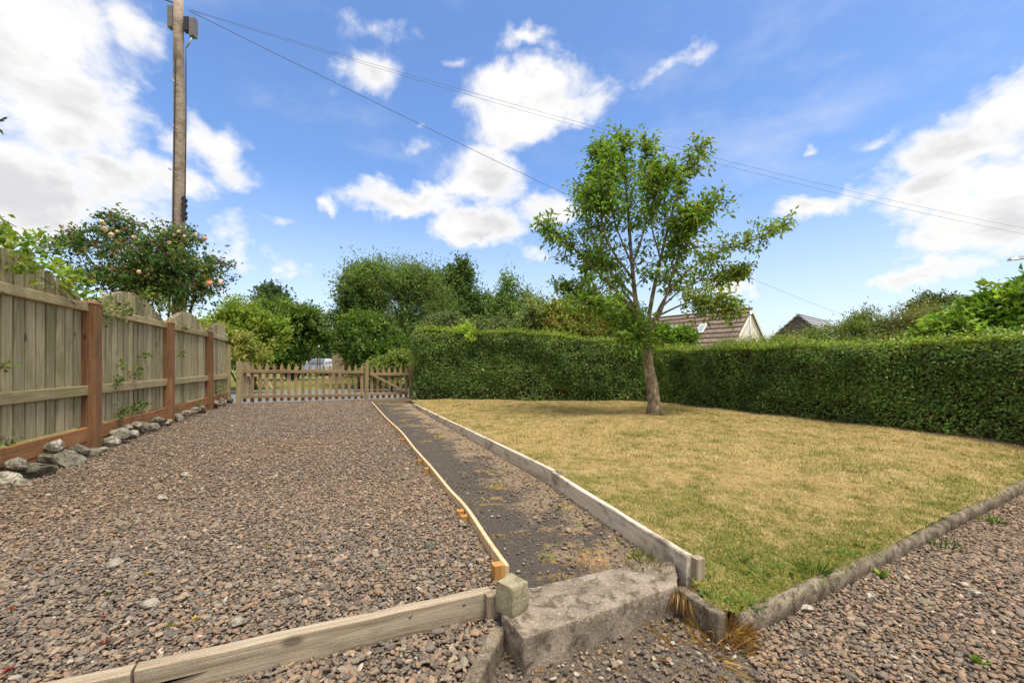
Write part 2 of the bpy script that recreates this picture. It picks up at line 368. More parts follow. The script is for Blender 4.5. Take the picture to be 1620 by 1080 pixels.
def tube_data(pts, rad, seg=8, vs=None, fs=None, rough=0.):
    vs = [] if vs is None else vs; fs = [] if fs is None else fs
    pts = [Vector(p) for p in pts]; b0 = len(vs); n = len(pts)
    prev = None
    for i, p in enumerate(pts):
        tdir = (pts[min(i + 1, n - 1)] - pts[max(i - 1, 0)]).normalized()
        ref = prev if prev is not None else (Vector((1, 0, 0)) if abs(tdir.x) < .9 else Vector((0, 1, 0)))
        u = (ref - tdir * ref.dot(tdir)).normalized(); v = tdir.cross(u); prev = u
        for k in range(seg):
            a = 2 * math.pi * k / seg; r = rad[i] * (1 + random.uniform(-rough, rough))
            vs.append(p + u * (math.cos(a) * r) + v * (math.sin(a) * r))
    for i in range(n - 1):
        for k in range(seg):
            fs.append((b0 + i * seg + k, b0 + i * seg + (k + 1) % seg, b0 + (i + 1) * seg + (k + 1) % seg, b0 + (i + 1) * seg + k))
    fs.append(tuple(b0 + k for k in range(seg - 1, -1, -1))); fs.append(tuple(b0 + (n - 1) * seg + k for k in range(seg)))
    return vs, fs
def tube(name, pts, rad, mat, parent=None, seg=8, rough=0.):
    if not hasattr(rad, '__len__'): rad = [rad] * len(pts)
    vs, fs = tube_data(pts, rad, seg, rough=rough); return obj(name, mesh(name, vs, fs, mat, True), parent)
def cbox(name, c, s, mat, parent=None, rz=0., bev=.004):
    c = Vector(c); d = Vector((math.cos(rz), math.sin(rz), 0)) * (s[0] / 2)
    return plank(name, c - d, c + d, s[1], s[2], mat, parent, bev=bev)
def curve_pts(pts, n):                            # Catmull-Rom resample
    pts = [Vector(p) for p in pts]; P = [pts[0] * 2 - pts[1]] + pts + [pts[-1] * 2 - pts[-2]]; out = []
    for i in range(n):
        u = i / (n - 1) * (len(pts) - 1); k = min(int(u), len(pts) - 2); f = u - k; a, b, c, d = P[k:k + 4]
        out.append(.5 * ((2 * b) + (c - a) * f + (2 * a - 5 * b + 4 * c - d) * f * f + (3 * b - a - 3 * c + d) * f ** 3))
    return out

# leaves: arrays of positions / directions / normals -> folded leaf faces
def unit(a): return a / np.maximum(np.linalg.norm(a, axis=1, keepdims=True), 1e-9)
def leaf_mesh(name, P, D, N, L, W, tint, mat, fold=.25, parent=None, kite=.45):
    n = len(P); D = unit(D); S = unit(np.cross(D, N)); U = np.cross(S, D)
    L = np.broadcast_to(np.asarray(L, float).reshape(-1, 1), (n, 1)); W = np.broadcast_to(np.asarray(W, float).reshape(-1, 1), (n, 1))
    b = P; tip = P + D * L - U * L * .12
    l = P + D * L * kite - S * W / 2 + U * W * fold; r = P + D * L * kite + S * W / 2 + U * W * fold
    V = np.stack([b, r, tip, l], 1).reshape(-1, 3)
    i = np.arange(n) * 4
    Fc = np.concatenate([np.stack([i, i + 1, i + 2], 1), np.stack([i, i + 2, i + 3], 1)])
    me = mesh(name, V, Fc, mat, False, np.repeat(tint, 4, 0))
    return obj(name, me, parent) if parent is not False else me
def tints(n, cols, wts=None, jit=.22):
    cols = np.array(cols); k = RNG.choice(len(cols), n, p=None if wts is None else np.array(wts) / sum(wts))
    return np.clip(cols[k] * (1 + RNG.normal(0, jit, (n, 1))) * (1 + RNG.normal(0, .06, (n, 3))), .004, .9)
def rand_unit(n): return unit(RNG.normal(size=(n, 3)))

def shoots(lumps, n_shoots, per, length, up=.35, droop=0., spread=.03, shell=.55):
    """leafy shoots growing outward from ellipsoid lumps; returns leaf positions, directions and shoot bases"""
    lumps = [tuple(l) for l in lumps]; vol = np.array([l[3] * l[4] * l[5] for l in lumps]) ** (2 / 3); k = RNG.choice(len(lumps), n_shoots, p=vol / vol.sum())
    A = np.array(lumps)[k]; d = rand_unit(n_shoots); d[:, 2] = np.where(d[:, 2] < -.5, -d[:, 2], d[:, 2])
    rr = RNG.uniform(shell ** 3, 1, (n_shoots, 1)) ** (1 / 3)
    base = A[:, :3] + d * A[:, 3:6] * rr
    g = unit(d * np.array([1, 1, .8]) + np.array([0, 0, up]) + RNG.normal(0, .35, (n_shoots, 3)))
    ln = length * RNG.uniform(.45, 1.3, n_shoots) * (A[:, 3:6].mean(1) / A[:, 3:6].mean()) ** .3
    ln = ln * np.where(RNG.uniform(0, 1, n_shoots) < (.05 if up < .7 else .14), 1.8, 1.0)
    u = RNG.uniform(0, 1, (n_shoots, per))
    P = base[:, None, :] + g[:, None, :] * (u * ln[:, None])[..., None]
    P[..., 2] -= droop * (u ** 2) * ln[:, None]
    P += RNG.normal(0, spread, P.shape)
    D = g[:, None, :] * .6 + RNG.normal(0, .6, P.shape) + np.array([0, 0, -.15])
    return P.reshape(-1, 3), D.reshape(-1, 3), np.repeat(k, per), base, g, ln
def foliage(name, parent, lumps, n_shoots, per, length, leaf, cols, wts=None, up=.35, droop=0., spread=.04, aspect=.5, shell=.55, mat=None, shoot_jit=.18):
    n_shoots = int(n_shoots * 1.5)
    P, D, k, base, g, ln = shoots(lumps, n_shoots, per, length * .85, up, droop, spread, shell * .75)
    n = len(P); T = tints(n_shoots, cols, wts, shoot_jit); T = np.repeat(T, per, 0) * (1 + RNG.normal(0, .16, (n, 1)))
    N = unit(RNG.normal(0, .55, (n, 3)) + np.array([0, 0, .8]))
    sz = leaf * 1.1 * RNG.uniform(.6, 1.35, n)
    return leaf_mesh(name, P, D, N, sz, sz * aspect, np.clip(T * 1.45, .004, .9), mat or M_leaf, parent=parent)

def inside(poly, x, y):
    c = np.zeros(len(x), bool); n = len(poly)
    for i in range(n):
        x0, y0 = poly[i][:2]; x1, y1 = poly[(i + 1) % n][:2]
        if y0 == y1: continue
        c ^= ((y0 > y) != (y1 > y)) & (x < (x1 - x0) * (y - y0) / (y1 - y0) + x0)
    return c
def sheet(name, poly, z, mat):
    me = bpy.data.meshes.new(name); me.from_pydata([(p[0], p[1], z) for p in poly], [], [tuple(range(len(poly)))]); me.update(); me.materials.append(mat)
    return tag(obj(name, me), None, kind='structure')
def grid_points(poly, s, jit=.5):
    xs = [p[0] for p in poly]; ys = [p[1] for p in poly]
    gx, gy = np.meshgrid(np.arange(min(xs), max(xs), s), np.arange(min(ys), max(ys), s)); x, y = gx.ravel(), gy.ravel()
    x = x + RNG.uniform(-jit, jit, len(x)) * s; y = y + RNG.uniform(-jit, jit, len(y)) * s
    k = inside(poly, x, y); return x[k], y[k]
def in_view(x, y, margin=.12):
    return (y > .2) & (np.abs(x) < y * (810 / F + margin) + .2)

# geometry-node scatter of many small pieces as ONE object
def scatter(name, P, rot, scl, idx, tint, protos, parent=None):
    me = bpy.data.meshes.new(name); n = len(P)
    me.vertices.add(n); me.vertices.foreach_set('co', np.asarray(P, np.float32).ravel())
    for nm, typ, dat, key in (('rot', 'FLOAT_VECTOR', rot, 'vector'), ('scl', 'FLOAT_VECTOR', scl, 'vector'), ('idx', 'INT', idx, 'value'), ('tint', 'FLOAT', tint, 'value')):
        a = me.attributes.new(nm, typ, 'POINT'); a.data.foreach_set(key, np.ascontiguousarray(dat, np.int32 if typ == 'INT' else np.float32).ravel())
    o = obj(name, me, parent)
    col = bpy.data.collections.new(name + '_pieces')
    for i, pm in enumerate(protos): col.objects.link(bpy.data.objects.new('%s_piece_%02d' % (name, i), pm))
    ng = bpy.data.node_groups.new(name + '_scatter', 'GeometryNodeTree')
    ng.interface.new_socket('Geometry', in_out='INPUT', socket_type='NodeSocketGeometry'); ng.interface.new_socket('Geometry', in_out='OUTPUT', socket_type='NodeSocketGeometry')
    gi = ng.nodes.new('NodeGroupInput'); go = ng.nodes.new('NodeGroupOutput'); ip = ng.nodes.new('GeometryNodeInstanceOnPoints')
    ci = ng.nodes.new('GeometryNodeCollectionInfo'); ci.inputs['Collection'].default_value = col; ci.inputs['Separate Children'].default_value = True; ci.inputs['Reset Children'].default_value = True
    def na(nm, typ):
        nd = ng.nodes.new('GeometryNodeInputNamedAttribute'); nd.data_type = typ; nd.inputs['Name'].default_value = nm; return nd.outputs[0]
    lk = ng.links.new
    lk(gi.outputs[0], ip.inputs['Points']); lk(ci.outputs[0], ip.inputs['Instance']); ip.inputs['Pick Instance'].default_value = True
    lk(na('idx', 'INT'), ip.inputs['Instance Index']); lk(na('scl', 'FLOAT_VECTOR'), ip.inputs['Scale'])
    er = ng.nodes.new('FunctionNodeEulerToRotation'); lk(na('rot', 'FLOAT_VECTOR'), er.inputs[0]); lk(er.outputs[0], ip.inputs['Rotation'])
    lk(ip.outputs[0], go.inputs[0])
    md = o.modifiers.new('scatter', 'NODES'); md.node_group = ng
    return o

def pebble_meshes(n, mat, seg=7):
    out = []
    for i in range(n):
        vs = [(0, 0, 1)]; lobes = [random.uniform(.75, 1.15) for _ in range(seg)]
        for (zz, rr) in ((.62, .74), (-.05, 1.0), (-.62, .72)):
            for k in range(seg):
                a = 2 * math.pi * (k + random.uniform(-.25, .25)) / seg; r = rr * lobes[k] * random.uniform(.9, 1.08)
                vs.append((math.cos(a) * r, math.sin(a) * r, zz + random.uniform(-.12, .12)))
        vs.append((0, 0, -1)); fs = []
        for k in range(seg):
            k2 = (k + 1) % seg; fs.append((0, 1 + k, 1 + k2))
            for r in range(2): fs.append((1 + r * seg + k, 1 + (r + 1) * seg + k, 1 + (r + 1) * seg + k2, 1 + r * seg + k2))
            fs.append((1 + 2 * seg + k, 1 + 3 * seg, 1 + 2 * seg + k2))
        out.append(mesh('pebble', vs, fs, mat, True))
    return out

def vnoise(x, y, s, seed=0.):
    return np.array([mnoise.fractal(Vector((a * s + seed, b * s - seed, seed)), 1.0, 2.0, 4) for a, b in zip(x, y)])
def gravel(parent, poly, z, spacing, mean, protos, n_parts, part_name, stuff_name, far=4.2, far_spacing=.034, dmax=13., hole=None, board=None):
    x, y = grid_points(poly, spacing); k = in_view(x, y) & (np.hypot(x, y) < far); x, y = x[k], y[k]; s = np.ones(len(x))
    if far < dmax:
        x2, y2 = grid_points(poly, far_spacing); k = in_view(x2, y2) & (np.hypot(x2, y2) >= far) & (np.hypot(x2, y2) < dmax)
        x = np.concatenate([x, x2[k]]); y = np.concatenate([y, y2[k]]); s = np.concatenate([s, np.full(k.sum(), 1.08)])
    if hole is not None:
        k = ~inside(hole, x, y) | (RNG.uniform(0, 1, len(x)) < .12); x, y, s = x[k], y[k], s[k]
    if board is not None:                             # more debris towards the lawn board
        k = RNG.uniform(0, 1, len(x)) < np.clip(1.15 - (1.512 - .377 * y - x) / board, .18, 1); x, y, s = x[k], y[k], s[k]
    n = len(x)
    L = mean * s * np.clip(RNG.lognormal(0, .40, n), .45, 2.8)
    scl = np.stack([L, L * RNG.uniform(.5, .88, n), L * RNG.uniform(.24, .5, n)], 1)
    rot = np.stack([RNG.normal(0, .28, n), RNG.normal(0, .28, n), RNG.uniform(0, 6.283, n)], 1)
    P = np.stack([x, y, z + scl[:, 2] * .55 + RNG.uniform(0, .012, n)], 1); idx = RNG.integers(0, len(protos), n)
    if len(protos) == 14:                             # greyer stones lie in drifts
        gp = np.clip(.36 + .55 * vnoise(x, y, .55, 4.4) + np.clip((-2.2 - x) * .10, -.22, .25), .05, .9)
        idx = np.where(RNG.uniform(0, 1, n) < gp, RNG.integers(8, 14, n), RNG.integers(0, 8, n))
    # the ones that show largest are parts of their own
    vis = (y > .8) & (np.abs(x) < y * 810 / F * .99) & (F * (E - z) / np.maximum(y, .01) + HY < 1078)
    show = np.where(vis, L / np.maximum(y, .3), 0); order = np.argsort(-show)[:n_parts]
    for j in order:
        obj(part_name, protos[idx[j]], parent, P[j], rot[j], scl[j])
    keep = np.ones(n, bool); keep[order] = False
    o = scatter(stuff_name, P[keep], rot[keep], scl[keep], idx[keep], np.zeros(keep.sum()), protos, parent)
    o['kind'] = 'stuff'; return o

# ------------------------------------------------------------------ layout lines
def fence_at(d): return Vector((-4.48 - 1.66 / 4.18 * (d - 4.6), d, 0))
FDIR = Vector((-1.66, 4.18, 0)).normalized(); FN = Vector((FDIR.y, -FDIR.x, 0))        # FN points to the drive
BATTEN = [G(px, py, .055) for px, py in ((802, 893), (771, 850), (738, 801), (710, 771), (682, 737), (654, 706), (634, 681), (610, 659), (588, 634.5))]
BATTEN = [Vector((p.x, p.y, 0)) for p in BATTEN]
BOARD = [Vector((.785, 1.93, .07)), Vector((.325, 3.45, .07)), Vector((-2.24, 9.95, .03))]
TIM = [Vector((-.085, 1.705, 0)), Vector((-1.09, 1.262, 0)), Vector((-3.4, .30, 0))]
GATE_L = Vector((-6.40, 10.25, 0)); GATE_R = Vector((-3.84, 11.52, 0)); PED_R = Vector((-2.86, 12.0, 0)); GDIR = (GATE_R - GATE_L).normalized()
LOG0 = Vector((.872, 1.672, 0)); LDIR = Vector((.8667, .4988, 0)); LN = Vector((-.4988, .8667, 0))
Z_PATH, Z_YARD, Z_BED = -.045, -.135, -.064

# ------------------------------------------------------------------ setting
sheet('ground', [(-400, -200), (400, -200), (400, 600), (-400, 600)], -.22, M_verge)
sheet('verge', [(-70, 9.2), (-7.3, 9.6), (-6.6, 10.25), (-2.8, 12.1), (70, 12.1), (70, 220), (-70, 220)], -.03, M_verge)
sheet('road', [(-70, 8.6), (-7.6, 9.95), (-6.4, 10.45), (-2.7, 12.25), (10, 14.6), (70, 20), (70, 24.5), (8, 19.6), (-3.0, 17.6), (-8.5, 16.0), (-70, 14)], -.022, M_road)
kb = [Q(360, 612, 16), Q(480, 612, 17.2), Q(650, 612, 18)]
drive_poly = [fence_at(0.2) + FN * .03, fence_at(10.3) + FN * .03, GATE_L, GATE_R + GDIR * .1] + BATTEN[::-1] + [TIM[0] + Vector((.04, .0, 0)), TIM[1], TIM[2]]
drive = sheet('gravel_drive', drive_poly, -.012, M_drive)
path_poly = [Vector((-.06, 1.60, 0)), Vector((.42, 1.80, 0)), Vector((.80, 1.98, 0))] + BOARD[1:] + [Vector((-2.75, 11.9, 0)), GATE_R + GDIR * .1] + BATTEN[::-1]
path = sheet('path', path_poly, Z_PATH, M_path)
yard_poly = [Vector((-.06, -3, 0)), Vector((7, -3, 0)), Vector((9.5, 6.5, 0)), LOG0 + LDIR * 6, LOG0 + LDIR * .02, Vector((.75, 1.85, 0)), Vector((-.03, 1.62, 0))]
yard = sheet('gravel_yard', yard_poly, Z_YARD, M_yard)
soil_poly = [Vector((-.05, 1.58, 0)), Vector((.75, 1.84, 0)), Vector((.92, 1.66, 0)), Vector((.80, 1.40, 0)), Vector((.62, .9, 0)), Vector((-.2, .9, 0)), Vector((-.12, 1.34, 0))]
soil_patch = sheet('soil_patch', soil_poly, Z_YARD + .006, M_soil)
bed_poly = [TIM[0] + Vector((.05, -.03, 0)), TIM[1], TIM[2], Vector((-3.4, -2, 0)), Vector((-.2, -2, 0)), Vector((-.13, 1.34, 0)), Vector((-.05, 1.62, 0))]
bed = sheet('gravel_bed', bed_poly, Z_BED, M_yard)

# lawn
LL = [(0, (.775, 1.72)), (.05, (.80, 1.95)), (.3, (.345, 3.46)), (.9, (-2.22, 9.97)), (1, (-2.75, 11.7))]
LR = [(0, (.90, 1.685)), (.05, (1.7, 2.145)), (.3, (4.6, 3.81)), (.5, (7.2, 5.4)), (.9, (5.0, 10.6)), (1, (4.6, 11.7))]
def lerp_poly(T, v):
    ts = [t_ for t_, _ in T]; return np.stack([np.interp(v, ts, [p[k] for _, p in T]) for k in (0, 1)], -1)
def lawn_z(x, y):
    dlog = (x - LOG0.x) * LN.x + (y - LOG0.y) * LN.y
    s = np.clip(dlog / .9, 0, 1); s = s * s * (3 - 2 * s)
    return -.045 + .08 * s + .012 * np.sin(x * 1.7 + y * .9) + .008 * np.sin(x * 4.1 - y * 3.3)
nu, nv = 60, 90
vv = np.linspace(0, 1, nv) ** 1.3; A = lerp_poly(LL, vv); B = lerp_poly(LR, vv); uu = np.linspace(0, 1, nu)
XY = A[:, None] * (1 - uu[None, :, None]) + B[:, None] * uu[None, :, None]; X, Y = XY[..., 0], XY[..., 1]
V = np.stack([X, Y, lawn_z(X, Y)], -1).reshape(-1, 3); ii = (np.arange(nv - 1)[:, None] * nu + np.arange(nu - 1)[None]).ravel()
HF = [(-2.62, 11.2), (-2.50, 11.05), (.4, 10.75), (2.2, 10.55), (3.37, 10.4), (4.4, 7.75), (5.35, 5.6), (6.55, 2.9)]
lawn = obj('lawn', mesh('lawn', V, np.stack([ii, ii + 1, ii + nu + 1, ii + nu], 1), M_lawn, True)); lawn['kind'] = 'structure'
ps = []
for (ax_, ay_), (bx_, by_) in zip(HF[:-1], HF[1:]):
    m_ = max(2, int(math.hypot(bx_ - ax_, by_ - ay_) / .12)); ps += [(ax_ + (bx_ - ax_) * i / m_, ay_ + (by_ - ay_) * i / m_) for i in range(m_)]
ps = np.array(ps); tg = np.gradient(ps, axis=0); nn_ = np.stack([tg[:, 1], -tg[:, 0]], 1); nn_ /= np.linalg.norm(nn_, axis=1, keepdims=True)
wd = .20 + .09 * np.array([mnoise.noise(Vector((p[0] * 3, p[1] * 3, 0))) for p in ps])[:, None]
e0 = ps - nn_ * .35; e1 = ps + nn_ * wd; V = np.concatenate([e0, e1]); V = np.concatenate([V, (lawn_z(V[:, 0], V[:, 1]) + .007)[:, None]], 1); m_ = len(ps); ii = np.arange(m_ - 1)
hs = obj('hedge_litter', mesh('hedge_litter', V, np.stack([ii, ii + m_, ii + m_ + 1, ii + 1], 1), M_litter, True)); hs['kind'] = 'structure'
lawn_poly = [Vector((*p, 0)) for p in lerp_poly(LL, np.linspace(0, 1, 21))] + [Vector((*p, 0)) for p in lerp_poly(LR, np.linspace(1, 0, 21))]

def hedge_dist(x, y):
    best = np.full(x.shape, 99.)
    for (ax_, ay_), (bx_, by_) in zip(HF[:-1], HF[1:]):
        dx, dy = bx_ - ax_, by_ - ay_; u = np.clip(((x - ax_) * dx + (y - ay_) * dy) / (dx * dx + dy * dy), 0, 1)
        best = np.minimum(best, np.hypot(x - ax_ - u * dx, y - ay_ - u * dy))
    return best
# ------------------------------------------------------------------ gravel and grass
peb = pebble_meshes(8, M_pebble) + pebble_meshes(6, M_pebble_grey); grit = pebble_meshes(8, M_grit, 6)
gravel(drive, drive_poly, -.006, .0110, .0081, peb, 300, 'pebble', 'loose_gravel', 3.6, .0175)
gravel(yard, yard_poly, Z_YARD + .004, .0116, .0087, peb, 300, 'pebble', 'loose_gravel', 6.5, .03, 6.5, soil_poly)
gravel(bed, bed_poly, Z_BED + .004, .0132, .0100, peb, 200, 'pebble', 'loose_gravel', 4, .03, 4)
gravel(path, path_poly, Z_PATH - .002, .026, .0062, grit, 40, 'pebble', 'loose_grit', 4, .06, 8, None, .7)
gravel(path, path_poly, Z_PATH - .001, .045, .0088, peb[:8], 60, 'pebble', 'loose_stones', 5, .08, 8, None, .42)
gravel(soil_patch, soil_poly, Z_YARD + .006, .024, .0070, grit, 60, 'pebble', 'loose_grit', 4, .06, 4)

def tuft_meshes(n, blades, h, mat, spread=.02):
    out = []
    for _ in range(n):
        vs, fs = [], []
        for b in range(blades):
            a = random.uniform(0, 6.283); r = spread * random.random() ** .5; p = Vector((math.cos(a) * r, math.sin(a) * r, 0))
            a2 = random.uniform(0, 6.283); tl = random.uniform(.35, 1.35); hh = h * random.uniform(.5, 1.2)
            d = Vector((math.cos(a2) * math.sin(tl), math.sin(a2) * math.sin(tl), math.cos(tl))); s = Vector((-math.sin(a2), math.cos(a2), 0)) * random.uniform(.0009, .0018)
            k = len(vs); mid = p + d * hh * .6; tip = p + d * hh + Vector((0, 0, -hh * .25 * tl))
            vs += [p - s, p + s, mid + s * .8, mid - s * .8, tip]; fs += [(k, k + 1, k + 2, k + 3), (k + 3, k + 2, k + 4)]
        out.append(mesh('tuft', vs, fs, mat))
    return out
tufts = tuft_meshes(8, 18, .03, M_blade, .024)
x, y = grid_points(lawn_poly, .021); k = in_view(x, y) & (np.hypot(x, y) < 4.2); x, y = x[k], y[k]
x2, y2 = grid_points(lawn_poly, .036); k = in_view(x2, y2) & (np.hypot(x2, y2) >= 4.2); x = np.concatenate([x, x2[k]]); y = np.concatenate([y, y2[k]])
k = hedge_dist(x, y) > .10 + .16 * np.clip(vnoise(x, y, 2.2, 5.) + .5, 0, 1.2); x, y = x[k], y[k]
n = len(x); dl = (x - LOG0.x) * LN.x + (y - LOG0.y) * LN.y
g = .40 + .30 * vnoise(x, y, .8, 3.1) + .42 * vnoise(x, y, 3.6, 8.2) + .62 * vnoise(x, y, 12., 1.7) + .6 * np.clip(1 - np.hypot(x - 1.2, y - 2.1) / 1.7, 0, 1) + .35 * np.clip(1 - dl / .5, 0, 1)
tint = np.clip((g - .265) * 1.2 + RNG.normal(0, .24, n), 0, 1)
sc = RNG.uniform(.6, 1.15, n) * (1 + .25 * tint) * np.where(np.hypot(x, y) > 4.2, 1.5, 1.0)
grass = scatter('lawn_grass', np.stack([x, y, lawn_z(x, y) - .002], 1), np.stack([np.zeros(n), np.zeros(n), RNG.uniform(0, 6.283, n)], 1),
                np.stack([sc, sc, sc * .8], 1), RNG.integers(0, 8, n), tint, tufts)
tag(grass, 'short dry straw coloured grass with green patches covering the lawn', 'grass', kind='stuff')
# verge grass beyond the gate
vt = tuft_meshes(5, 16, .16, M_blade, .14)
vp = [Vector((-16, 17.2, 0)), Vector((-2.5, 18.6, 0)), Vector((-2, 30, 0)), Vector((-18, 30, 0))]
x, y = grid_points(vp, .17); n = len(x)
tag(scatter('verge_grass', np.stack([x, y, np.full(n, -.03)], 1), np.stack([np.zeros(n), np.zeros(n), RNG.uniform(0, 6.28, n)], 1), np.ones((n, 3)) * RNG.uniform(.7, 1.3, (n, 1)),
            RNG.integers(0, 5, n), np.clip(.65 + RNG.normal(0, .25, n), 0, 1), vt), 'bright rough grass on the verge beyond the picket gate', 'grass', kind='stuff')

# ------------------------------------------------------------------ fence
fence = thing('wooden_fence', fence_at(4.6), 'tall weathered arch topped timber fence with brown posts along the drive', 'fence')
PD = [2.51, 4.60, 6.69, 8.78]
for d in PD:
    p = fence_at(d) + FN * .02; s = .15
    o = plank('post', p + Vector((0, 0, -.1)), p + Vector((0, 0, 1.545)), s, s, M_post, fence, up=FDIR, bev=.006)
    # chamfered cap
    c = p + Vector((0, 0, 1.545)); vs = []
    for (r, zz) in ((s / 2 + .004, 0), (s / 2 + .004, .012), (s / 2 - .028, .04)):
        for (sx, sy) in ((-1, -1), (1, -1), (1, 1), (-1, 1)): vs.append(c + FDIR * sx * r + FN * sy * r + Vector((0, 0, zz)))
    fs = [(3, 2, 1, 0), (8, 9, 10, 11)] + [(a + k, a + (k + 1) % 4, a + 4 + (k + 1) % 4, a + 4 + k) for a in (0, 4) for k in range(4)]
    vs = [v - c for v in vs]; obj('post_cap', mesh('post_cap', vs, fs, M_post), fence, c)
def bay(d0, d1, full=None, zlo=.27):
    A, B = fence_at(d0), fence_at(d1); L = (B - A).length; full = full or L
    pitch = .145; n = int(L / pitch)
    for layer in (0, 1):
        for i in range(-layer, n + 1):
            s = (i + .5 + layer * .5) * pitch + (L - n * pitch) / 2 - (0 if layer else 0)
            if s > L - .03 or s < .03: continue
            u = s / full; top = 1.585 + .25 * math.sin(math.pi * min(1, max(0, u))) ** 1.15
            slope = .25 * math.pi * math.cos(math.pi * u) / full
            p = A + FDIR * s + FN * (-.048 if layer else -.008) + FN * random.uniform(-.004, .004)
            o = plank('board', p + Vector((0, 0, zlo)), p + Vector((0, 0, top)) + FDIR * random.uniform(-.004, .004), .112, .017, M_fence, fence,
                      up=(FN + FDIR * random.uniform(-.05, .05)), bev=.003, shear=-slope)
    e = FN * .022
    for (za, hh) in ((1.51, .085), (.645, .10)):
        plank('rail', A + e + Vector((0, 0, za)), B + e + Vector((0, 0, za)), .04, hh, M_rail, fence, bev=.006)
    plank('gravel_board', A + FN * .012 + Vector((0, 0, .185)), B + FN * .012 + Vector((0, 0, .185)), .045, .15, M_gravelboard, fence, bev=.006)
    plank('gravel_board', A + FN * .006 + Vector((0, 0, .03)), B + FN * .006 + Vector((0, 0, .03)), .045, .15, M_gravelboard, fence, bev=.006)
h = .075 * FDIR.y
for a, b in zip(PD[:-1], PD[1:]): bay(a + h, b - h)
bay(PD[3] + h, 10.25, 2.1); bay(1.2, PD[0] - h, 1.3)
for (p, hgt, lab) in ((fence_at(10.32) + FN * .03, 1.38, 'tall old greenish post at the far end of the arched fence'),):
    tag(plank('end_post', p + Vector((0, 0, -.1)), p + Vector((0, 0, hgt)), .10, .10, M_rail, None, up=FDIR, bev=.008), lab, 'post')

# ------------------------------------------------------------------ gates
def picket(p, z0, z1, wd, th, parent, name='picket'):
    a, b = wd / 2, th / 2; hh = z1 - z0; pt = .085
    prof = [(0, -a), (hh - pt - .02, -a), (hh - pt, -a * .8), (hh, 0), (hh - pt, a * .8), (hh - pt - .02, a), (0, a)]
    vs = [(x_, y_, -b) for x_, y_ in prof] + [(x_, y_, b) for x_, y_ in prof]; n_ = len(prof)
    fs = [tuple(range(n_ - 1, -1, -1)), tuple(range(n_, 2 * n_))] + [(k, (k + 1) % n_, n_ + (k + 1) % n_, n_ + k) for k in range(n_)]
    x_ = Vector((0, 0, 1)); z_ = Vector((-GDIR.y, GDIR.x, 0)); y_ = z_.cross(x_); M = Matrix((x_, y_, z_)).transposed().to_4x4()
    o = obj(name, mesh(name, vs, fs, M_gate), None if parent is None else parent, p + Vector((0, 0, z0)), None); return o, M
def set_rot(o, M): o.rotation_euler = M.to_euler()
GN = Vector((GDIR.y, -GDIR.x, 0))                     # towards the camera
def make_picket(p, z0, z1, wd, th, parent):
    o, M = picket(p, z0, z1, wd, th, None); COL.objects.unlink(o); set_rot(o, M); attach(o, parent)
LG = (GATE_R - GATE_L).length
gate = thing('driveway_gate', (GATE_L + GATE_R) / 2, 'wide low brown picket gate across the end of the gravel drive', 'gate')
npk = 18
for i in range(npk):
    s = .10 + i * (LG - .22) / (npk - 1); p = GATE_L + GDIR * s
    make_picket(p + GN * .0, .03 + random.uniform(-.01, .01), .97 + random.uniform(-.015, .015) - .05 * i / npk, .078, .02, gate)
for z_ in (.14, .74):
    plank('rail', GATE_L + GDIR * .05 + GN * .034 + Vector((0, 0, z_ + .02)), GATE_R - GDIR * .08 + GN * .034 + Vector((0, 0, z_ - .02)), .04, .075, M_gate, gate)
ped = thing('garden_gate', (GATE_R + PED_R) / 2, 'narrow picket garden gate with diagonal brace beside the hedge', 'gate')
LP = (PED_R - GATE_R).length
for i in range(7):
    p = GATE_R + GDIR * (.13 + i * (LP - .18) / 6); make_picket(p, .02, .87 + random.uniform(-.01, .01), .07, .02, ped)
for z_ in (.14, .66): plank('rail', GATE_R + GDIR * .08 + GN * .034 + Vector((0, 0, z_)), PED_R + GN * .034 + Vector((0, 0, z_)), .04, .07, M_gate, ped)
plank('brace', GATE_R + GDIR * .12 + GN * .075 + Vector((0, 0, .66)), PED_R - GDIR * .05 + GN * .075 + Vector((0, 0, .16)), .035, .06, M_gate, ped)
tag(plank('gate_sill', GATE_R + GDIR * .08 + GN * .1 + Vector((0, 0, -.02)), PED_R + GN * .1 + Vector((0, 0, -.02)), .05, .08, M_sleeper), 'low grey timber sill under the narrow garden gate', 'sill')
for p, hgt, lab, mt in ((GATE_L - GDIR * .02, 1.0, 'old green stained gate post beside the fence end', M_rail), (GATE_R, .98, 'square gate post between the wide and the narrow picket gates', M_gate),
                        (PED_R + GDIR * .08, .9, 'thin gate post half hidden by the hedge end', M_gate)):
    tag(plank('gate_post', p + Vector((0, 0, -.1)), p + Vector((0, 0, hgt)), .10, .10, mt, None, up=GDIR, bev=.008), lab, 'post')

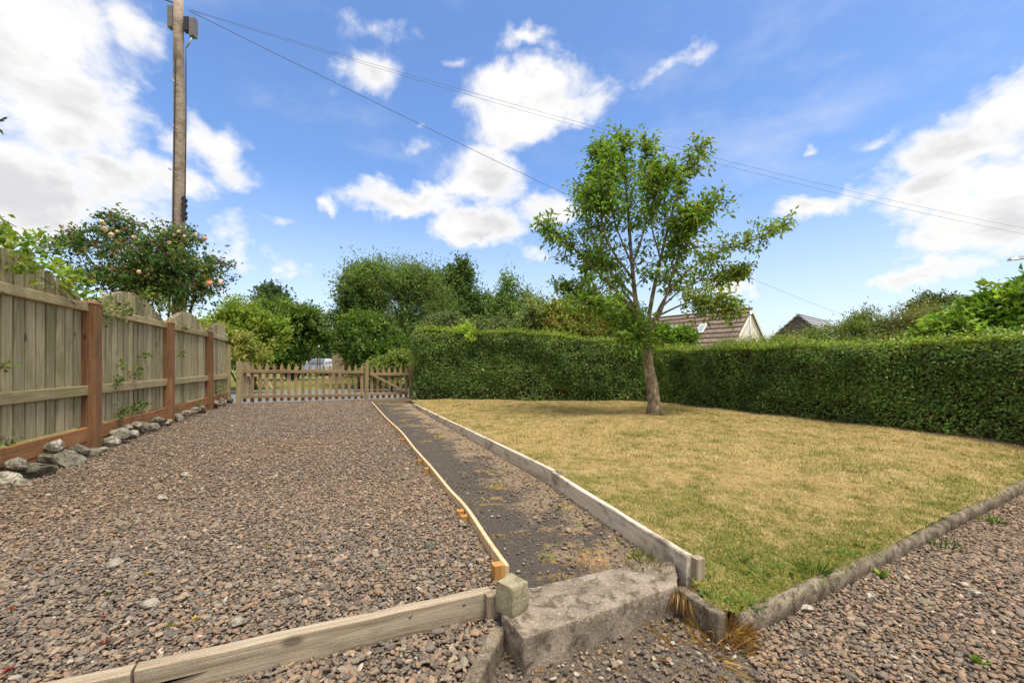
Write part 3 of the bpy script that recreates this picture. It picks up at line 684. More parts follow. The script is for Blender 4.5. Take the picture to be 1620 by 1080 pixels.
# ------------------------------------------------------------------ edging round drive and path
bt = thing('batten_edging', BATTEN[0], 'thin pale new timber batten with orange pegs between drive and path', 'edging')
fine = curve_pts(BATTEN, 41)
vs, fs = [], []
for i, p in enumerate(fine):
    tdir = (fine[min(i + 1, 40)] - fine[max(i - 1, 0)]).normalized(); nn = Vector((-tdir.y, tdir.x, 0)) * .010
    for a, zz in ((-1, -.06), (1, -.06), (1, .052), (-1, .052)): vs.append(p + nn * a + Vector((0, 0, zz)) - BATTEN[0])
for i in range(40):
    for k in range(4): fs.append((i * 4 + k, i * 4 + (k + 1) % 4, i * 4 + 4 + (k + 1) % 4, i * 4 + 4 + k))
fs += [(3, 2, 1, 0), (160, 161, 162, 163)]
obj('batten', mesh('batten', vs, fs, M_batten), bt, BATTEN[0])
for (px, py, sz, zt) in ((786, 897, .048, .062), (735, 815, .04, .035), (725, 800, .04, .035), (674, 741, .04, .04), (660, 723, .04, .04), (632, 690, .045, .03), (611, 668, .045, .03)):
    d = F * (E - .05) / (py - HY)
    j = min(range(41), key=lambda q: abs(fine[q].y - d)); tdir = (fine[max(j - 1, 0)] - fine[min(j + 1, 40)]).normalized()
    p = fine[j] + Vector((-1, -.1, 0)).normalized() * .038
    plank('peg', p + Vector((0, 0, -.12)), p + Vector((0, 0, zt)), sz, sz, M_peg, bt, up=tdir, bev=.002)
for a, b, lab, nm in ((BOARD[0], BOARD[1], 'nearer bleached timber edging board beside the lawn, knotted, end by the step', 0), (BOARD[1], BOARD[2], 'longer dark stained bleached edging board running on to the hedge', 1)):
    dz = Vector((0, 0, -.075)); gap = (b - a).normalized() * .006
    tag(plank('edging_board', a + dz + gap * nm + (Vector((.012, 0, .006)) if nm else Vector()), b + dz - gap, .034, .15, M_white, bev=.005, wob=.0025, nseg=10), lab, 'board')
p = BOARD[0] + Vector((.035, -.005, 0)); tag(plank('edging_stake', p + Vector((0, 0, -.2)), p + Vector((0, 0, -.008)), .045, .045, M_sleeper, None, up=(BOARD[1] - BOARD[0]).normalized(), bev=.004), 'grey square stake holding the near end of the bleached board', 'stake')
p = BOARD[1] + Vector((.05, .03, 0)); tag(plank('edging_stake', p + Vector((0, 0, -.2)), p + Vector((0, 0, .0)), .045, .045, M_sleeper, None, up=(BOARD[1] - BOARD[0]).normalized(), bev=.004), 'small stake behind the joint of the two bleached boards', 'stake')
for a, b, lab in ((TIM[0], TIM[1], 'weathered grey timber edging holding the drive gravel, nearest the step'), (TIM[1], TIM[2], 'weathered grey timber edging at the bottom left corner of the photo')):
    g_ = (b - a).normalized() * .004
    tag(plank('edging_timber', a + g_ + Vector((0, 0, -.014)), b - g_ + Vector((0, 0, -.014)), .042, .108, M_sleeper, bev=.006, wob=.002, nseg=10), lab, 'timber')
p = Vector((-.078, 1.672, 0)); tag(plank('edging_stake', p + Vector((0, 0, -.2)), p + Vector((0, 0, .036)), .05, .05, M_sleeper, None, up=(TIM[0] - TIM[1]).normalized(), bev=.006), 'short mossy stake at the end of the timber by the stone block', 'stake')

# ------------------------------------------------------------------ concrete step, kerbs, stone block
def rough_solid(name, poly, z0, z1, mat, parent=None, cuts=14, amp=.006, bev=.012, seed=0.):
    """prism with subdivided, chipped faces"""
    import bmesh
    c = sum((Vector(p) for p in poly), Vector()) / len(poly); c.z = 0
    bm = bmesh.new(); vb = [bm.verts.new((p[0] - c.x, p[1] - c.y, z0)) for p in poly]; f = bm.faces.new(vb); f.normal_update()
    if f.normal.z > 0: f.normal_flip()
    r = bmesh.ops.extrude_face_region(bm, geom=[f]); 
    for v in r['geom']:
        if isinstance(v, bmesh.types.BMVert): v.co.z = z1
    bmesh.ops.recalc_face_normals(bm, faces=bm.faces[:])
    bmesh.ops.bevel(bm, geom=[e for e in bm.edges], offset=bev, segments=2, affect='EDGES', profile=.6)
    bmesh.ops.triangulate(bm, faces=[f for f in bm.faces if len(f.verts) > 4])
    for _ in range(cuts):
        long = [e for e in bm.edges if e.calc_length() > .04]
        if not long: break
        bmesh.ops.subdivide_edges(bm, edges=long, cuts=1, use_grid_fill=True); bmesh.ops.triangulate(bm, faces=[f for f in bm.faces if len(f.verts) > 4])
    bm.normal_update()
    for v in bm.verts:
        w_ = v.co + c; k = mnoise.fractal(w_ * 14 + Vector((seed,) * 3), 1, 2, 4) * amp + mnoise.noise(w_ * 60) * amp * .35
        v.co += v.normal * k
    me = bpy.data.meshes.new(name); bm.to_mesh(me); bm.free(); me.polygons.foreach_set('use_smooth', np.ones(len(me.polygons), bool)); me.materials.append(mat)
    return obj(name, me, parent, c)
step_poly = [Vector((.040, 1.455, 0)), Vector((.685, 1.805, 0)), Vector((.76, 2.03, 0)), Vector((.49, 1.97, 0)), Vector((.06, 1.78, 0)), Vector((-.04, 1.60, 0))]
tag(rough_solid('concrete_step', step_poly, -.20, 0.0, M_conc, cuts=6, amp=.0042, bev=.006), 'big weathered concrete step at the near end of the path', 'step')
bc = Vector((.000, 1.625, 0)); s = .052
blk = [bc + Vector((math.cos(a), math.sin(a), 0)) * s * 1.2 for a in (R(-88), R(-2), R(92), R(178))]
tag(rough_solid('stone_block', blk, -.002, .108, M_block, cuts=4, amp=.0065, bev=.004, seed=4.), 'small square greenish stone block on the corner of the step', 'stone block')
k0, k1 = Vector((-.045, 1.60, 0)), Vector((-.185, 1.10, 0)); kd = (k1 - k0).normalized(); kn = Vector((kd.y, -kd.x, 0))
tag(rough_solid('concrete_kerb', [k0 - kn * .024, k1 - kn * .024, k1 + kn * .024, k0 + kn * .024], -.22, -.042, M_kerb, cuts=6, amp=.004, bev=.008, seed=9.), 'low concrete kerb running towards the viewer from the step', 'kerb')
k0, k1 = Vector((.70, 1.83, 0)), Vector((.785, 1.63, 0)); kd = (k1 - k0).normalized(); kn = Vector((kd.y, -kd.x, 0))
tag(rough_solid('concrete_kerb', [k0 - kn * .022, k1 - kn * .022, k1 + kn * .022, k0 + kn * .022], -.20, -.018, M_kerb, cuts=5, amp=.003, bev=.006, seed=2.), 'short leaning concrete kerb between the step and the round edging', 'kerb')
# bullnose edging lengths
def edging_log(s0, s1, dz, lab, yaw=0.):
    prof = [(-.032, -.09), (.032, -.09), (.032, .0)] + [(.032 * math.cos(a), .038 * math.sin(a)) for a in np.linspace(.15, math.pi - .15, 8)] + [(-.032, .0)]
    a, b = LOG0 + LDIR * s0, LOG0 + LDIR * s1; n_ = max(4, int((s1 - s0) / .045)); vs, fs = [], []; m_ = len(prof)
    ax = (b - a).normalized(); ny = Vector((-ax.y, ax.x, 0))
    for i in range(n_ + 1):
        c = (b - a) * (i / n_)
        for (u, zz) in prof:
            q = c + ny * u + Vector((0, 0, zz)); k = mnoise.fractal((a + q) * 16, 1, 2, 4) * .0018; ring = .0006 * math.sin((s0 + i) * 2.4) 
            q += (ny * u + Vector((0, 0, max(zz, 0)))).normalized() * (k + ring); vs.append(q)
    for i in range(n_):
        for k in range(m_): fs.append((i * m_ + k, i * m_ + (k + 1) % m_, (i + 1) * m_ + (k + 1) % m_, (i + 1) * m_ + k))
    fs += [tuple(range(m_ - 1, -1, -1)), tuple(n_ * m_ + k for k in range(m_))]
    o = obj('round_edging', mesh('round_edging', vs, fs, M_kerb, True), None, a + Vector((0, 0, -.082 + dz))); return tag(o, lab, 'edging', 'rounded edging lengths in front of the lawn')
edging_log(0, .62, .0, 'nearest length of rounded grey edging, its end showing by the dry grass')
edging_log(.64, 2.10, -.008, 'middle length of rounded grey edging in front of the lawn')
edging_log(2.12, 3.5, .004, 'rounded grey edging length running out at the right edge of the photo')
edging_log(3.52, 5.2, .0, 'farthest rounded edging length, mostly beyond the right edge')

# ------------------------------------------------------------------ rocks along the fence foot
def rock(p, s, rz, mat, lab, seed, tilt=0.):
    import bmesh
    bm = bmesh.new(); bmesh.ops.create_icosphere(bm, subdivisions=3, radius=1.0); rs = random.Random(seed)
    planes = [(Vector((rs.gauss(0, 1), rs.gauss(0, 1), rs.gauss(0, .8))).normalized(), rs.uniform(.5, .85)) for _ in range(11)]
    for v in bm.verts:
        for nrm, dd in planes:
            k = v.co.dot(nrm) - dd
            if k > 0: v.co -= nrm * k * .92
        v.co += v.co.normalized() * mnoise.fractal(v.co * 2.6 + Vector((seed, 0, 0)), 1, 2, 3) * .10
        v.co = Vector((v.co.x * s[0], v.co.y * s[1], v.co.z * s[2]))
    me = bpy.data.meshes.new('rock'); bm.to_mesh(me); bm.free(); me.materials.append(mat)
    o = obj('rock', me, None, p + Vector((0, 0, s[2] * .55)), (tilt, rs.uniform(-.2, .2), rz)); tag(o, lab, 'rock', 'rocks along the foot of the fence')
# photo px of the rock's foot, half sizes in px at that distance, look
ROCKS = [(8, 765, 24, 17, 'A'), (48, 752, 40, 22, 'B'), (18, 738, 22, 14, 'C'), (90, 735, 34, 20, 'B'), (30, 768, 15, 10, 'C'), (82, 712, 17, 16, 'A'), (108, 735, 25, 20, 'C'), (118, 716, 18, 14, 'B'),
         (140, 722, 18, 12, 'B'), (158, 716, 12, 9, 'C'), (172, 704, 18, 14, 'A'), (186, 690, 19, 13, 'C'), (206, 690, 16, 10, 'A'), (196, 680, 12, 9, 'C'), (222, 680, 14, 11, 'B'),
         (214, 674, 10, 8, 'A'), (238, 680, 15, 11, 'C'), (250, 668, 14, 9, 'B'), (262, 670, 10, 8, 'C'), (280, 664, 11, 10, 'C'), (292, 657, 10, 8, 'A'), (305, 652, 12, 7, 'A'), (318, 650, 10, 8, 'B'),
         (340, 642, 11, 8, 'C'), (352, 638, 9, 8, 'A'), (362, 635, 7, 6, 'B')]
LOOK = {'A': (M_rockA, 'pale whitish rock'), 'B': (M_rockB, 'dark slaty rock'), 'C': (M_rockC, 'grey speckled rock')}
ORD = ['first', 'second', 'third', 'fourth', 'fifth', 'sixth', 'seventh', 'eighth', 'ninth', 'tenth', 'eleventh', 'twelfth']
cnt = {'A': 0, 'B': 0, 'C': 0}
for i, (px, py, hw, hh, lk) in enumerate(sorted(ROCKS)):
    dg = F * E / (py - HY); X_ = (px - CX) / F; df = (-4.48 + 1.66 / 4.18 * 4.6 + .06 / FN.x) / (X_ + 1.66 / 4.18); r = hw / (F / df)
    d = min(dg, df - r * .55); q = Q(px, py, d); q.z = max(q.z, 0)
    mt, wd = LOOK[lk]; nth = ORD[cnt[lk]]; cnt[lk] += 1
    rock(q + Vector((0, .02, -.015)), (r * .9, r * .68, max(.03, hh / (F / d) * .85)), random.uniform(-.6, .6), mt, '%s at the fence foot, %s of its colour counted from the left' % (wd, nth), 100 + i)
# loose larger stones on the gravel
LOOSE = [(292, 752, 9, 'A', 'small white cobble lying alone on the drive near the rocks'), (256, 789, 10, 'A', 'pale flat stone on the drive below the white cobble'), (183, 892, 13, 'C', 'pinkish flat stone on the drive'),
         (375, 985, 15, 'C', 'smooth light grey cobble near the timber edging'), (238, 955, 17, 'C', 'long pinkish stone on the gravel left of the cobble'), (640, 757, 8, 'B', 'dark angular stone beside the batten, halfway along'),
         (681, 863, 11, 'B', 'dark slate stone near the batten pegs'), (605, 895, 9, 'B', 'small dark blue stone in the middle of the drive'), (733, 831, 9, 'B', 'dark stone touching the batten by the two pegs')]
for i, (px, py, hw, lk, lab) in enumerate(LOOSE):
    p = G(px, py, .012); r = hw / (F / p.y); rock(p + Vector((0, 0, -.006)), (r, r * .8, r * .5), random.uniform(0, 3), LOOK[lk][0], lab, 300 + i)
LOOSE2 = [(1272, 965, 13, 'A', 'pale angular stone on the yard gravel close to the round edging'), (1545, 943, 14, 'A', 'flat pale stone at the right of the yard gravel'), (1465, 955, 12, 'B', 'dark slate stone on the yard gravel'),
          (1378, 946, 12, 'A', 'whitish stone on the yard gravel behind the slate'), (1345, 1073, 13, 'C', 'rounded reddish stone at the bottom of the yard gravel')]
for i, (px, py, hw, lk, lab) in enumerate(LOOSE2):
    p = G(px, py, Z_YARD + .01); r = hw / (F / p.y); rock(p, (r, r * .8, r * .5), random.uniform(0, 3), LOOK[lk][0], lab, 340 + i)

# ------------------------------------------------------------------ hedges
HG = [(.125, .225, .045), (.165, .275, .058), (.095, .178, .038), (.205, .285, .070), (.200, .160, .065)]
HT = [(.24, .31, .05), (.31, .36, .07), (.18, .25, .042)]
def hedge(name, path_, heights, depth, label, dens, leafsz, end0=False):
    """clipped hedge following path_ (front foot line, lawn on the right of travel reversed), rounded shoulders"""
    root = thing(name, path_[0], label, 'hedge')
    Ps, Ns, top_f = [], [], []
    vs, fs = [], []; cnt_ = 0
    for k in range(len(path_) - 1):
        a, b = Vector(path_[k]), Vector(path_[k + 1]); L = (b - a).length; ax = (b - a).normalized(); nrm = Vector((ax.y, -ax.x, 0))   # nrm faces the lawn
        h0, h1 = heights[k], heights[k + 1]; hm = (h0 + h1) / 2
        n_ = int(L * (hm + depth * .9) * dens)
        s = RNG.uniform(0, 1, n_); per = hm + depth * .8; q = RNG.uniform(0, per, n_)
        hh = h0 + (h1 - h0) * s
        front = q < hm; tpar = np.where(front, 0, (q - hm) / depth); z = np.where(front, q / hm * hh, hh)
        inw = np.where(front, 0, tpar * depth); rc = .16                     # rounded shoulder
        sh = np.clip((z - (hh - rc)) / rc, 0, 1); inw = inw + np.where(front, rc * (1 - np.sqrt(np.maximum(0, 1 - sh ** 2))), 0)
        sx_, sy_ = a.x + ax.x * s * L, a.y + ax.y * s * L
        bul = np.array([.13 * mnoise.noise(Vector((p_, q_, r_)) * 1.1) + .08 * mnoise.noise(Vector((p_, q_, r_)) * 3.7) for p_, q_, r_ in zip(sx_, sy_, z)]) + RNG.normal(0, .024, n_)
        dep = RNG.exponential(.06, n_)
        P = np.array(a)[None] + np.outer(s * L, np.array(ax)) - np.outer(inw + dep - np.where(front, bul, 0), np.array(nrm))
        P[:, 2] = z + np.where(front, 0, .035 * np.sin(s * L * 3.1) + RNG.exponential(.035, n_) - .03) + .02
        low = front & (z < .28)                                              # thin, leggy foot
        keep = ~(low & (RNG.uniform(0, 1, n_) < .45))
        bare = np.array([mnoise.noise(Vector((p[0] * 1.3, p[1] * 1.3, p[2] * 1.9))) for p in P]); keep &= ~((bare > .33) & front & (RNG.uniform(0, 1, n_) < .6))
        N = np.where(front[:, None], np.array(nrm)[None] * .9 + np.array([0, 0, .45]), np.array([0, 0, 1.0])[None]) + RNG.normal(0, .45, (n_, 3))
        Ps.append(P[keep]); Ns.append(N[keep]); top_f.append((np.clip((z / hh - .9) / .1, 0, 1))[keep])
        # twiggy core, set back from the leaf face
        m_ = max(3, int(L / .35))
        for i in range(m_ + 1):
            u = i / m_; hh_ = h0 + (h1 - h0) * u; c = a + ax * (L * u)
            for (iw, zz) in ((.22, .0), (.22, hh_ * .5), (.22, hh_ - .16), (.28, hh_ - .035), (depth * .9, hh_ - .035), (depth * .9, 0)):
                vs.append(c - nrm * (iw + random.uniform(-.04, .04)) + Vector((0, 0, zz + random.uniform(-.03, .03) - (.05 if zz == 0 else 0))) - Vector(path_[0]))
        for i in range(m_):
            for j in range(6):
                o_ = cnt_ + i * 6; fs.append((o_ + j, o_ + (j + 1) % 6, o_ + 6 + (j + 1) % 6, o_ + 6 + j))
        fs.append(tuple(cnt_ + j for j in range(5, -1, -1))); fs.append(tuple(cnt_ + m_ * 6 + j for j in range(6)))
        cnt_ = len(vs)
    obj('twigs', mesh('twigs', vs, fs, M_twig), root, path_[0])
    P = np.concatenate(Ps); N = np.concatenate(Ns); tf = np.concatenate(top_f); n_ = len(P)
    T = tints(n_, HG, [3, 3, 3, 2.0, .9], .34); new = RNG.uniform(0, 1, n_) < (.04 + .62 * tf); T[new] = tints(new.sum(), HT)
    pn = np.array([mnoise.noise(Vector(p) * 1.6) + .6 * mnoise.noise(Vector(p) * 5.5) for p in P]); T = np.clip(T * (1 + .38 * pn[:, None] * np.array([1.25, 1.0, .9])), .004, .9)
    D = np.cross(unit(N), rand_unit(n_)) + unit(N) * .35
    sz = leafsz * RNG.uniform(.6, 1.5, n_)
    leaf_mesh('leaves', P, D, N, sz, sz * .62, T, M_hedge, parent=root)
    return root
zl = .03
hA = [Vector((-2.62, 12.6, zl)), Vector((-2.50, 11.05, zl)), Vector((0.4, 10.75, zl)), Vector((2.2, 10.55, zl)), Vector((3.45, 10.35, zl))]
hedge('clipped_hedge', hA, [1.72, 1.76, 1.66, 1.48, 1.30], .9, 'taller clipped green hedge along the back of the lawn, left of the tree', 5200, .038)
hB = [Vector((3.30, 10.55, zl)), Vector((4.4, 7.75, zl)), Vector((5.35, 5.6, zl)), Vector((6.55, 2.9, zl))]
hedge('clipped_hedge', hB, [1.22, 1.17, 1.16, 1.16], 1.0, 'long low clipped green hedge down the right side of the lawn', 6200, .035)

# ------------------------------------------------------------------ the young tree on the lawn
TB = G(1037, 655, .03)
tree = thing('garden_tree', TB, 'slender open crowned young tree standing on the dry lawn', 'tree')
DT = TB.y
def T3(px, py, dd=0.): return Q(px, py, DT + dd)
LIMBS = [  # (points px/py/depth offset, r0, r1)
    ([(1037, 657, 0), (1032, 610, 0), (1026, 575, 0), (1022, 545, .0), (1016, 512, .02)], .150, .085),
    ([(1020, 535, 0), (1008, 490, .05), (1000, 420, .05), (994, 340, .0), (988, 270, -.05), (984, 222, -.05)], .075, .012),
    ([(1022, 540, 0), (1030, 480, -.1), (1045, 410, -.15), (1062, 340, -.2), (1078, 285, -.2), (1100, 238, -.2)], .062, .010),
    ([(1023, 540, 0), (1042, 490, .2), (1075, 440, .3), (1125, 405, .4), (1190, 380, .45), (1238, 358, .5)], .050, .008),
    ([(1024, 545, 0), (1050, 480, -.35), (1068, 420, -.5), (1090, 360, -.6), (1128, 322, -.6)], .045, .008),
    ([(1016, 515, 0), (985, 470, -.2), (945, 430, -.3), (905, 390, -.4), (868, 356, -.4)], .050, .010),
    ([(1004, 470, .05), (965, 430, .4), (940, 380, .5), (925, 320, .55), (945, 270, .5)], .040, .008),
    ([(1014, 512, 0), (980, 490, .3), (935, 470, .5), (895, 455, .6)], .036, .008),
    ([(1016, 515, 0), (990, 500, -.4), (955, 480, -.6), (920, 478, -.7)], .032, .008),
    ([(1000, 420, .05), (1020, 360, .3), (1030, 290, .4), (1022, 232, .4)], .030, .007),
    ([(1040, 500, .1), (1085, 480, .0), (1120, 478, -.1), (1150, 490, -.1)], .028, .007),
    ([(1000, 440, .05), (960, 380, -.3), (950, 310, -.4), (965, 250, -.4)], .032, .008),
    ([(1045, 410, -.15), (1075, 380, -.5), (1100, 340, -.7)], .022, .006),
    ([(1042, 490, .2), (1090, 450, .6), (1140, 440, .8), (1170, 430, .8)], .026, .007),
    ([(1026, 560, 0), (1012, 530, -.25), (1000, 535, -.35)], .03, .01),
    ([(1008, 490, .05), (980, 450, .5), (960, 420, .8), (935, 410, .9)], .03, .007),
    ([(1000, 420, .05), (975, 360, -.2), (962, 320, -.5), (940, 300, -.6)], .025, .006),
    ([(994, 340, 0), (975, 300, .2), (960, 260, .3), (955, 238, .3)], .018, .005),
    ([(1045, 410, -.15), (1030, 350, -.4), (1040, 300, -.6), (1050, 275, -.6)], .022, .006),
    ]
tv, tf_ = [], []; PL, DL = [], []; twig_ends = []
for (pts, r0, r1) in LIMBS:
    q = curve_pts([T3(*p) for p in pts], 14); rr = [.8 * (r0 + (r1 - r0) * (i / 13) ** .7) for i in range(14)]
    if r0 > .14: rr = [.185, .122, .106, .101, .098, .095, .093, .091, .089, .088, .086, .085, .084, .082]; q[0].z -= .03
    tube_data([p - TB for p in q], rr, 9, tv, tf_, rough=.05)
    if r0 > .14: continue
    # side twigs
    for i in range(4, 14):
        for _ in range(5 if i > 6 else 3):
            b = q[i]; ax = (q[min(i + 1, 13)] - q[i - 1]).normalized()
            d = (ax * random.uniform(.2, .9) + Vector((random.gauss(0, .7), random.gauss(0, .7), random.gauss(.12, .5)))).normalized(); ln = random.uniform(.18, .52) * (1.15 if i < 10 else .75)
            e = b + d * ln + Vector((0, 0, -.04)); mid = (b + e) / 2 + Vector((0, 0, .03))
            tube_data([b - TB, mid - TB, e - TB], [.008, .006, .003], 4, tv, tf_); twig_ends.append((b, mid, e, d))
obj('trunk', mesh('trunk', tv, tf_, M_bark, True), tree, TB)
for (b, mid, e, d) in twig_ends:
    nl = random.randint(16, 31)
    u = RNG.uniform(.15, 1.08, nl)[:, None]; P = np.array(b) * (1 - u) ** 2 + 2 * np.array(mid) * u * (1 - u) + np.array(e) * u ** 2 + RNG.normal(0, .055, (nl, 3))
    PL.append(P); DL.append(np.array(d)[None] * .5 + RNG.normal(0, .7, (nl, 3)) + np.array([0, 0, -.3]))
P = np.concatenate(PL); D = np.concatenate(DL); n_ = len(P)
keepz = P[:, 2] > .85; P, D = P[keepz], D[keepz]; n_ = len(P)
right = np.clip((P[:, 0] - TB.x + .1) / .9, 0, 1) * .75                                       # brighter light on the right side, put into the leaf colour
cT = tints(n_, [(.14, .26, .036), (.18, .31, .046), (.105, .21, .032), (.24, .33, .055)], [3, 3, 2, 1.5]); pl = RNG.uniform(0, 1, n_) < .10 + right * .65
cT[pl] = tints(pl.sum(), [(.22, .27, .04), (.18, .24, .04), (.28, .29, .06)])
sz = RNG.uniform(.07, .125, n_)
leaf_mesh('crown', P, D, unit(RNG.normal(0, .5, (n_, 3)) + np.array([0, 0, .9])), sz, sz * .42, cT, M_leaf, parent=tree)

# ------------------------------------------------------------------ trees and shrubs beyond

def lumps_px(lst, d):     # (px, py, rx px, ry px, depth offset)
    out = []
    for (px, py, rx, ry, dd) in lst:
        c = Q(px, py, d + dd); k = (d + dd) / F; out.append((c.x, c.y, c.z, rx * k, max(rx * k * .8, .4), ry * k))
    return out
def break_up(L, n_=6):
    out = []
    for (x_, y_, z_, a_, b_, c_) in L:
        out.append((x_, y_, z_ - c_ * .15, a_ * .62, b_ * .62, c_ * .62))
        for i_ in range(n_):
            th = random.uniform(0, 6.283); ph = random.uniform(-.5, 1.3); k_ = random.uniform(.45, .8); r_ = random.uniform(.25, .52)
            out.append((x_ + math.cos(th) * math.cos(ph) * a_ * k_, y_ + math.sin(th) * math.cos(ph) * b_ * k_, z_ + math.sin(ph) * c_ * k_, a_ * r_, b_ * r_, c_ * r_ * random.uniform(.9, 1.35)))
    return out
def bgtree(name, label, cat, base_px, d, lst, n_shoots, per, length, leaf, cols, wts=None, up=.35, droop=0., aspect=.5, trunk_r=.12, group=None, zb=-.03, spread=.05, shell=.5, stems=1):
    b = Q(base_px, HY, d); b.z = zb
    root = thing(name, b, label, cat, group); L = lumps_px(lst, d)
    tv, tf_ = [], []
    for l in L:
        for _ in range(stems):
            c = Vector(l[:3]) + Vector((random.gauss(0, .3) * l[3], 0, l[5] * .4)); m_ = b.lerp(c, .5) + Vector((random.gauss(0, .1), 0, random.uniform(-.1, .2)))
            tube_data([p - b for p in curve_pts([b + Vector((random.gauss(0, .08), random.gauss(0, .08), -.05)), m_, c], 6)], [trunk_r * (1 - .15 * i) for i in range(6)], 6, tv, tf_)
    obj('trunk', mesh('trunk', tv, tf_, M_bark2, True), root, b)
    foliage('crown', root, break_up(L), n_shoots, per, length, leaf, cols, wts, up, droop, spread, aspect, shell)
    return root
G1 = [(.080, .135, .026), (.115, .175, .036), (.055, .100, .022)]; G2 = [(.115, .175, .048), (.15, .21, .062), (.08, .13, .036)]
G3 = [(.165, .22, .038), (.22, .27, .05), (.115, .18, .028)]; GD = [(.030, .055, .020), (.045, .075, .026), (.022, .042, .016)]
# left bank beyond the gate
bgtree('bank_shrub', 'bright green shrub bank above the far end of the fence', 'shrub', 400, 16.5, [(345, 535, 50, 40, 0), (385, 520, 50, 40, .4), (415, 542, 38, 40, .3), (365, 560, 60, 35, -.4)], 1500, 12, .5, .12, G3, trunk_r=.06)
bgtree('elder_shrub', 'yellowish flowering shrub just behind the left end of the picket gate', 'shrub', 385, 14.2, [(360, 560, 28, 34, 0), (395, 565, 34, 30, .2), (340, 540, 22, 26, .2)], 600, 12, .35, .10, [(.20, .22, .04), (.15, .19, .035), (.27, .25, .09)], trunk_r=.04)
bgtree('broadleaf_tree', 'rounded dark green tree left of the parked car', 'tree', 462, 26, [(440, 520, 48, 32, 0), (470, 526, 44, 30, -.5), (498, 540, 24, 15, 0), (430, 555, 46, 34, -.6), (436, 570, 34, 20, -1)], 2400, 12, .7, .18, G1 + [(.09, .14, .03)], trunk_r=.16)
bgtree('far_tree', 'far blue green tree rising behind the left bank', 'tree', 428, 48, [(428, 482, 26, 22, 0), (418, 500, 26, 18, 0), (440, 496, 18, 18, 0), (422, 474, 12, 12, 0)], 420, 10, 1.3, .34, [(.065, .10, .05), (.05, .085, .045)], trunk_r=.2)
bgtree('conifer_bush', 'small yellow tipped bush at the right end of the far bank', 'shrub', 505, 36, [(510, 536, 13, 15, 0), (497, 540, 13, 15, 0)], 300, 10, .6, .18, [(.13, .15, .03), (.08, .12, .025)], trunk_r=.06)
bgtree('far_conifer', 'tiny dark conifer in the gap beside the bare pole', 'tree', 523, 42, [(522, 545, 6, 16, 0), (521, 556, 9, 10, 0)], 120, 10, .7, .25, GD, trunk_r=.08)
bgtree('roadside_shrub', 'light green shrub just behind the narrow garden gate', 'shrub', 620, 15.2, [(606, 592, 28, 24, 0), (628, 584, 24, 24, 0), (585, 600, 24, 16, .3)], 800, 12, .32, .09, [(.13, .18, .04), (.10, .15, .035), (.17, .21, .055)], trunk_r=.03)
bgtree('field_hedge', 'long low field hedge far beyond the verge', 'hedge', 430, 47, [(330, 575, 50, 14, 0), (390, 575, 50, 16, 0), (440, 578, 44, 15, 0), (585, 578, 60, 16, 0), (660, 578, 60, 16, 0), (500, 570, 44, 16, 0), (545, 585, 20, 8, 3)], 1500, 10, .8, .26, GD + G1, trunk_r=.05, shell=.2)
# big mixed group behind the hedge
bgtree('tall_birch', 'airy upright tree at the left of the tall tree group', 'tree', 575, 19.5, [(560, 470, 32, 40, 0), (548, 520, 26, 34, 0), (585, 490, 34, 50, .4), (590, 448, 30, 22, .4), (570, 550, 40, 34, .6)], 1900, 13, .75, .11, G2, up=.8, trunk_r=.09)
bgtree('ivy_tree', 'dense glossy green tree directly right of the bare pole', 'tree', 575, 17.5, [(565, 545, 34, 40, 0), (590, 530, 40, 40, .3), (610, 560, 46, 34, -.3), (575, 585, 36, 22, 0), (625, 585, 40, 24, 0)], 2300, 12, .42, .11, G1 + [(.07, .135, .02)], trunk_r=.08)
bgtree('willow_tree', 'feathery grey green willow in the middle of the tall tree group', 'tree', 650, 19, [(625, 470, 38, 36, 0), (655, 490, 46, 50, 0), (690, 500, 36, 46, -.2), (640, 535, 50, 36, -.4), (665, 450, 30, 22, 0), (690, 550, 60, 30, 0)], 2500, 13, .85, .11, G2 + [(.13, .155, .06)], up=.9, trunk_r=.09, aspect=.32)
bgtree('dark_tree', 'dark green spire shaped tree near the right of the tree group', 'tree', 728, 21, [(727, 470, 26, 40, 0), (735, 505, 40, 36, 0), (708, 520, 40, 36, 0), (731, 442, 16, 20, 0), (762, 510, 30, 34, 0), (700, 482, 30, 34, 0)], 2300, 12, .7, .13, [(.065, .11, .03), (.085, .135, .04), (.05, .09, .026)], up=.9, trunk_r=.1)
bgtree('thin_birch', 'thin see through young tree between the tall group and the lawn tree', 'tree', 800, 17, [(798, 480, 16, 34, 0), (812, 505, 24, 28, 0), (785, 510, 20, 26, .2), (830, 490, 16, 22, 0)], 330, 13, .7, .10, G2, up=1.1, trunk_r=.035, stems=2)
bgtree('mixed_shrub', 'grey green shrub with cream flowers just above the tall hedge', 'shrub', 760, 15.5, [(750, 530, 34, 22, 0), (790, 532, 34, 24, 0), (825, 535, 26, 24, 0), (700, 528, 40, 26, .3)], 900, 12, .35, .09, [(.09, .13, .05), (.06, .10, .035), (.20, .20, .11)], trunk_r=.04)
bgtree('lilac_shrub', 'pale see through shrub left of the yellow tinged bush', 'shrub', 855, 15, [(850, 500, 26, 26, 0), (865, 525, 24, 22, 0), (838, 520, 22, 22, 0)], 300, 12, .5, .09, G2 + [(.22, .21, .10)], up=.8, trunk_r=.03)
bgtree('golden_shrub', 'bushy shrub with yellow and reddish leaves behind the hedge, left of the lawn tree', 'shrub', 900, 14.5, [(885, 505, 30, 28, 0), (915, 500, 28, 26, 0), (900, 530, 42, 24, -.2), (935, 525, 22, 22, 0)], 900, 13, .32, .095, [(.17, .18, .035), (.11, .15, .026), (.20, .15, .05), (.15, .18, .03)], trunk_r=.05)
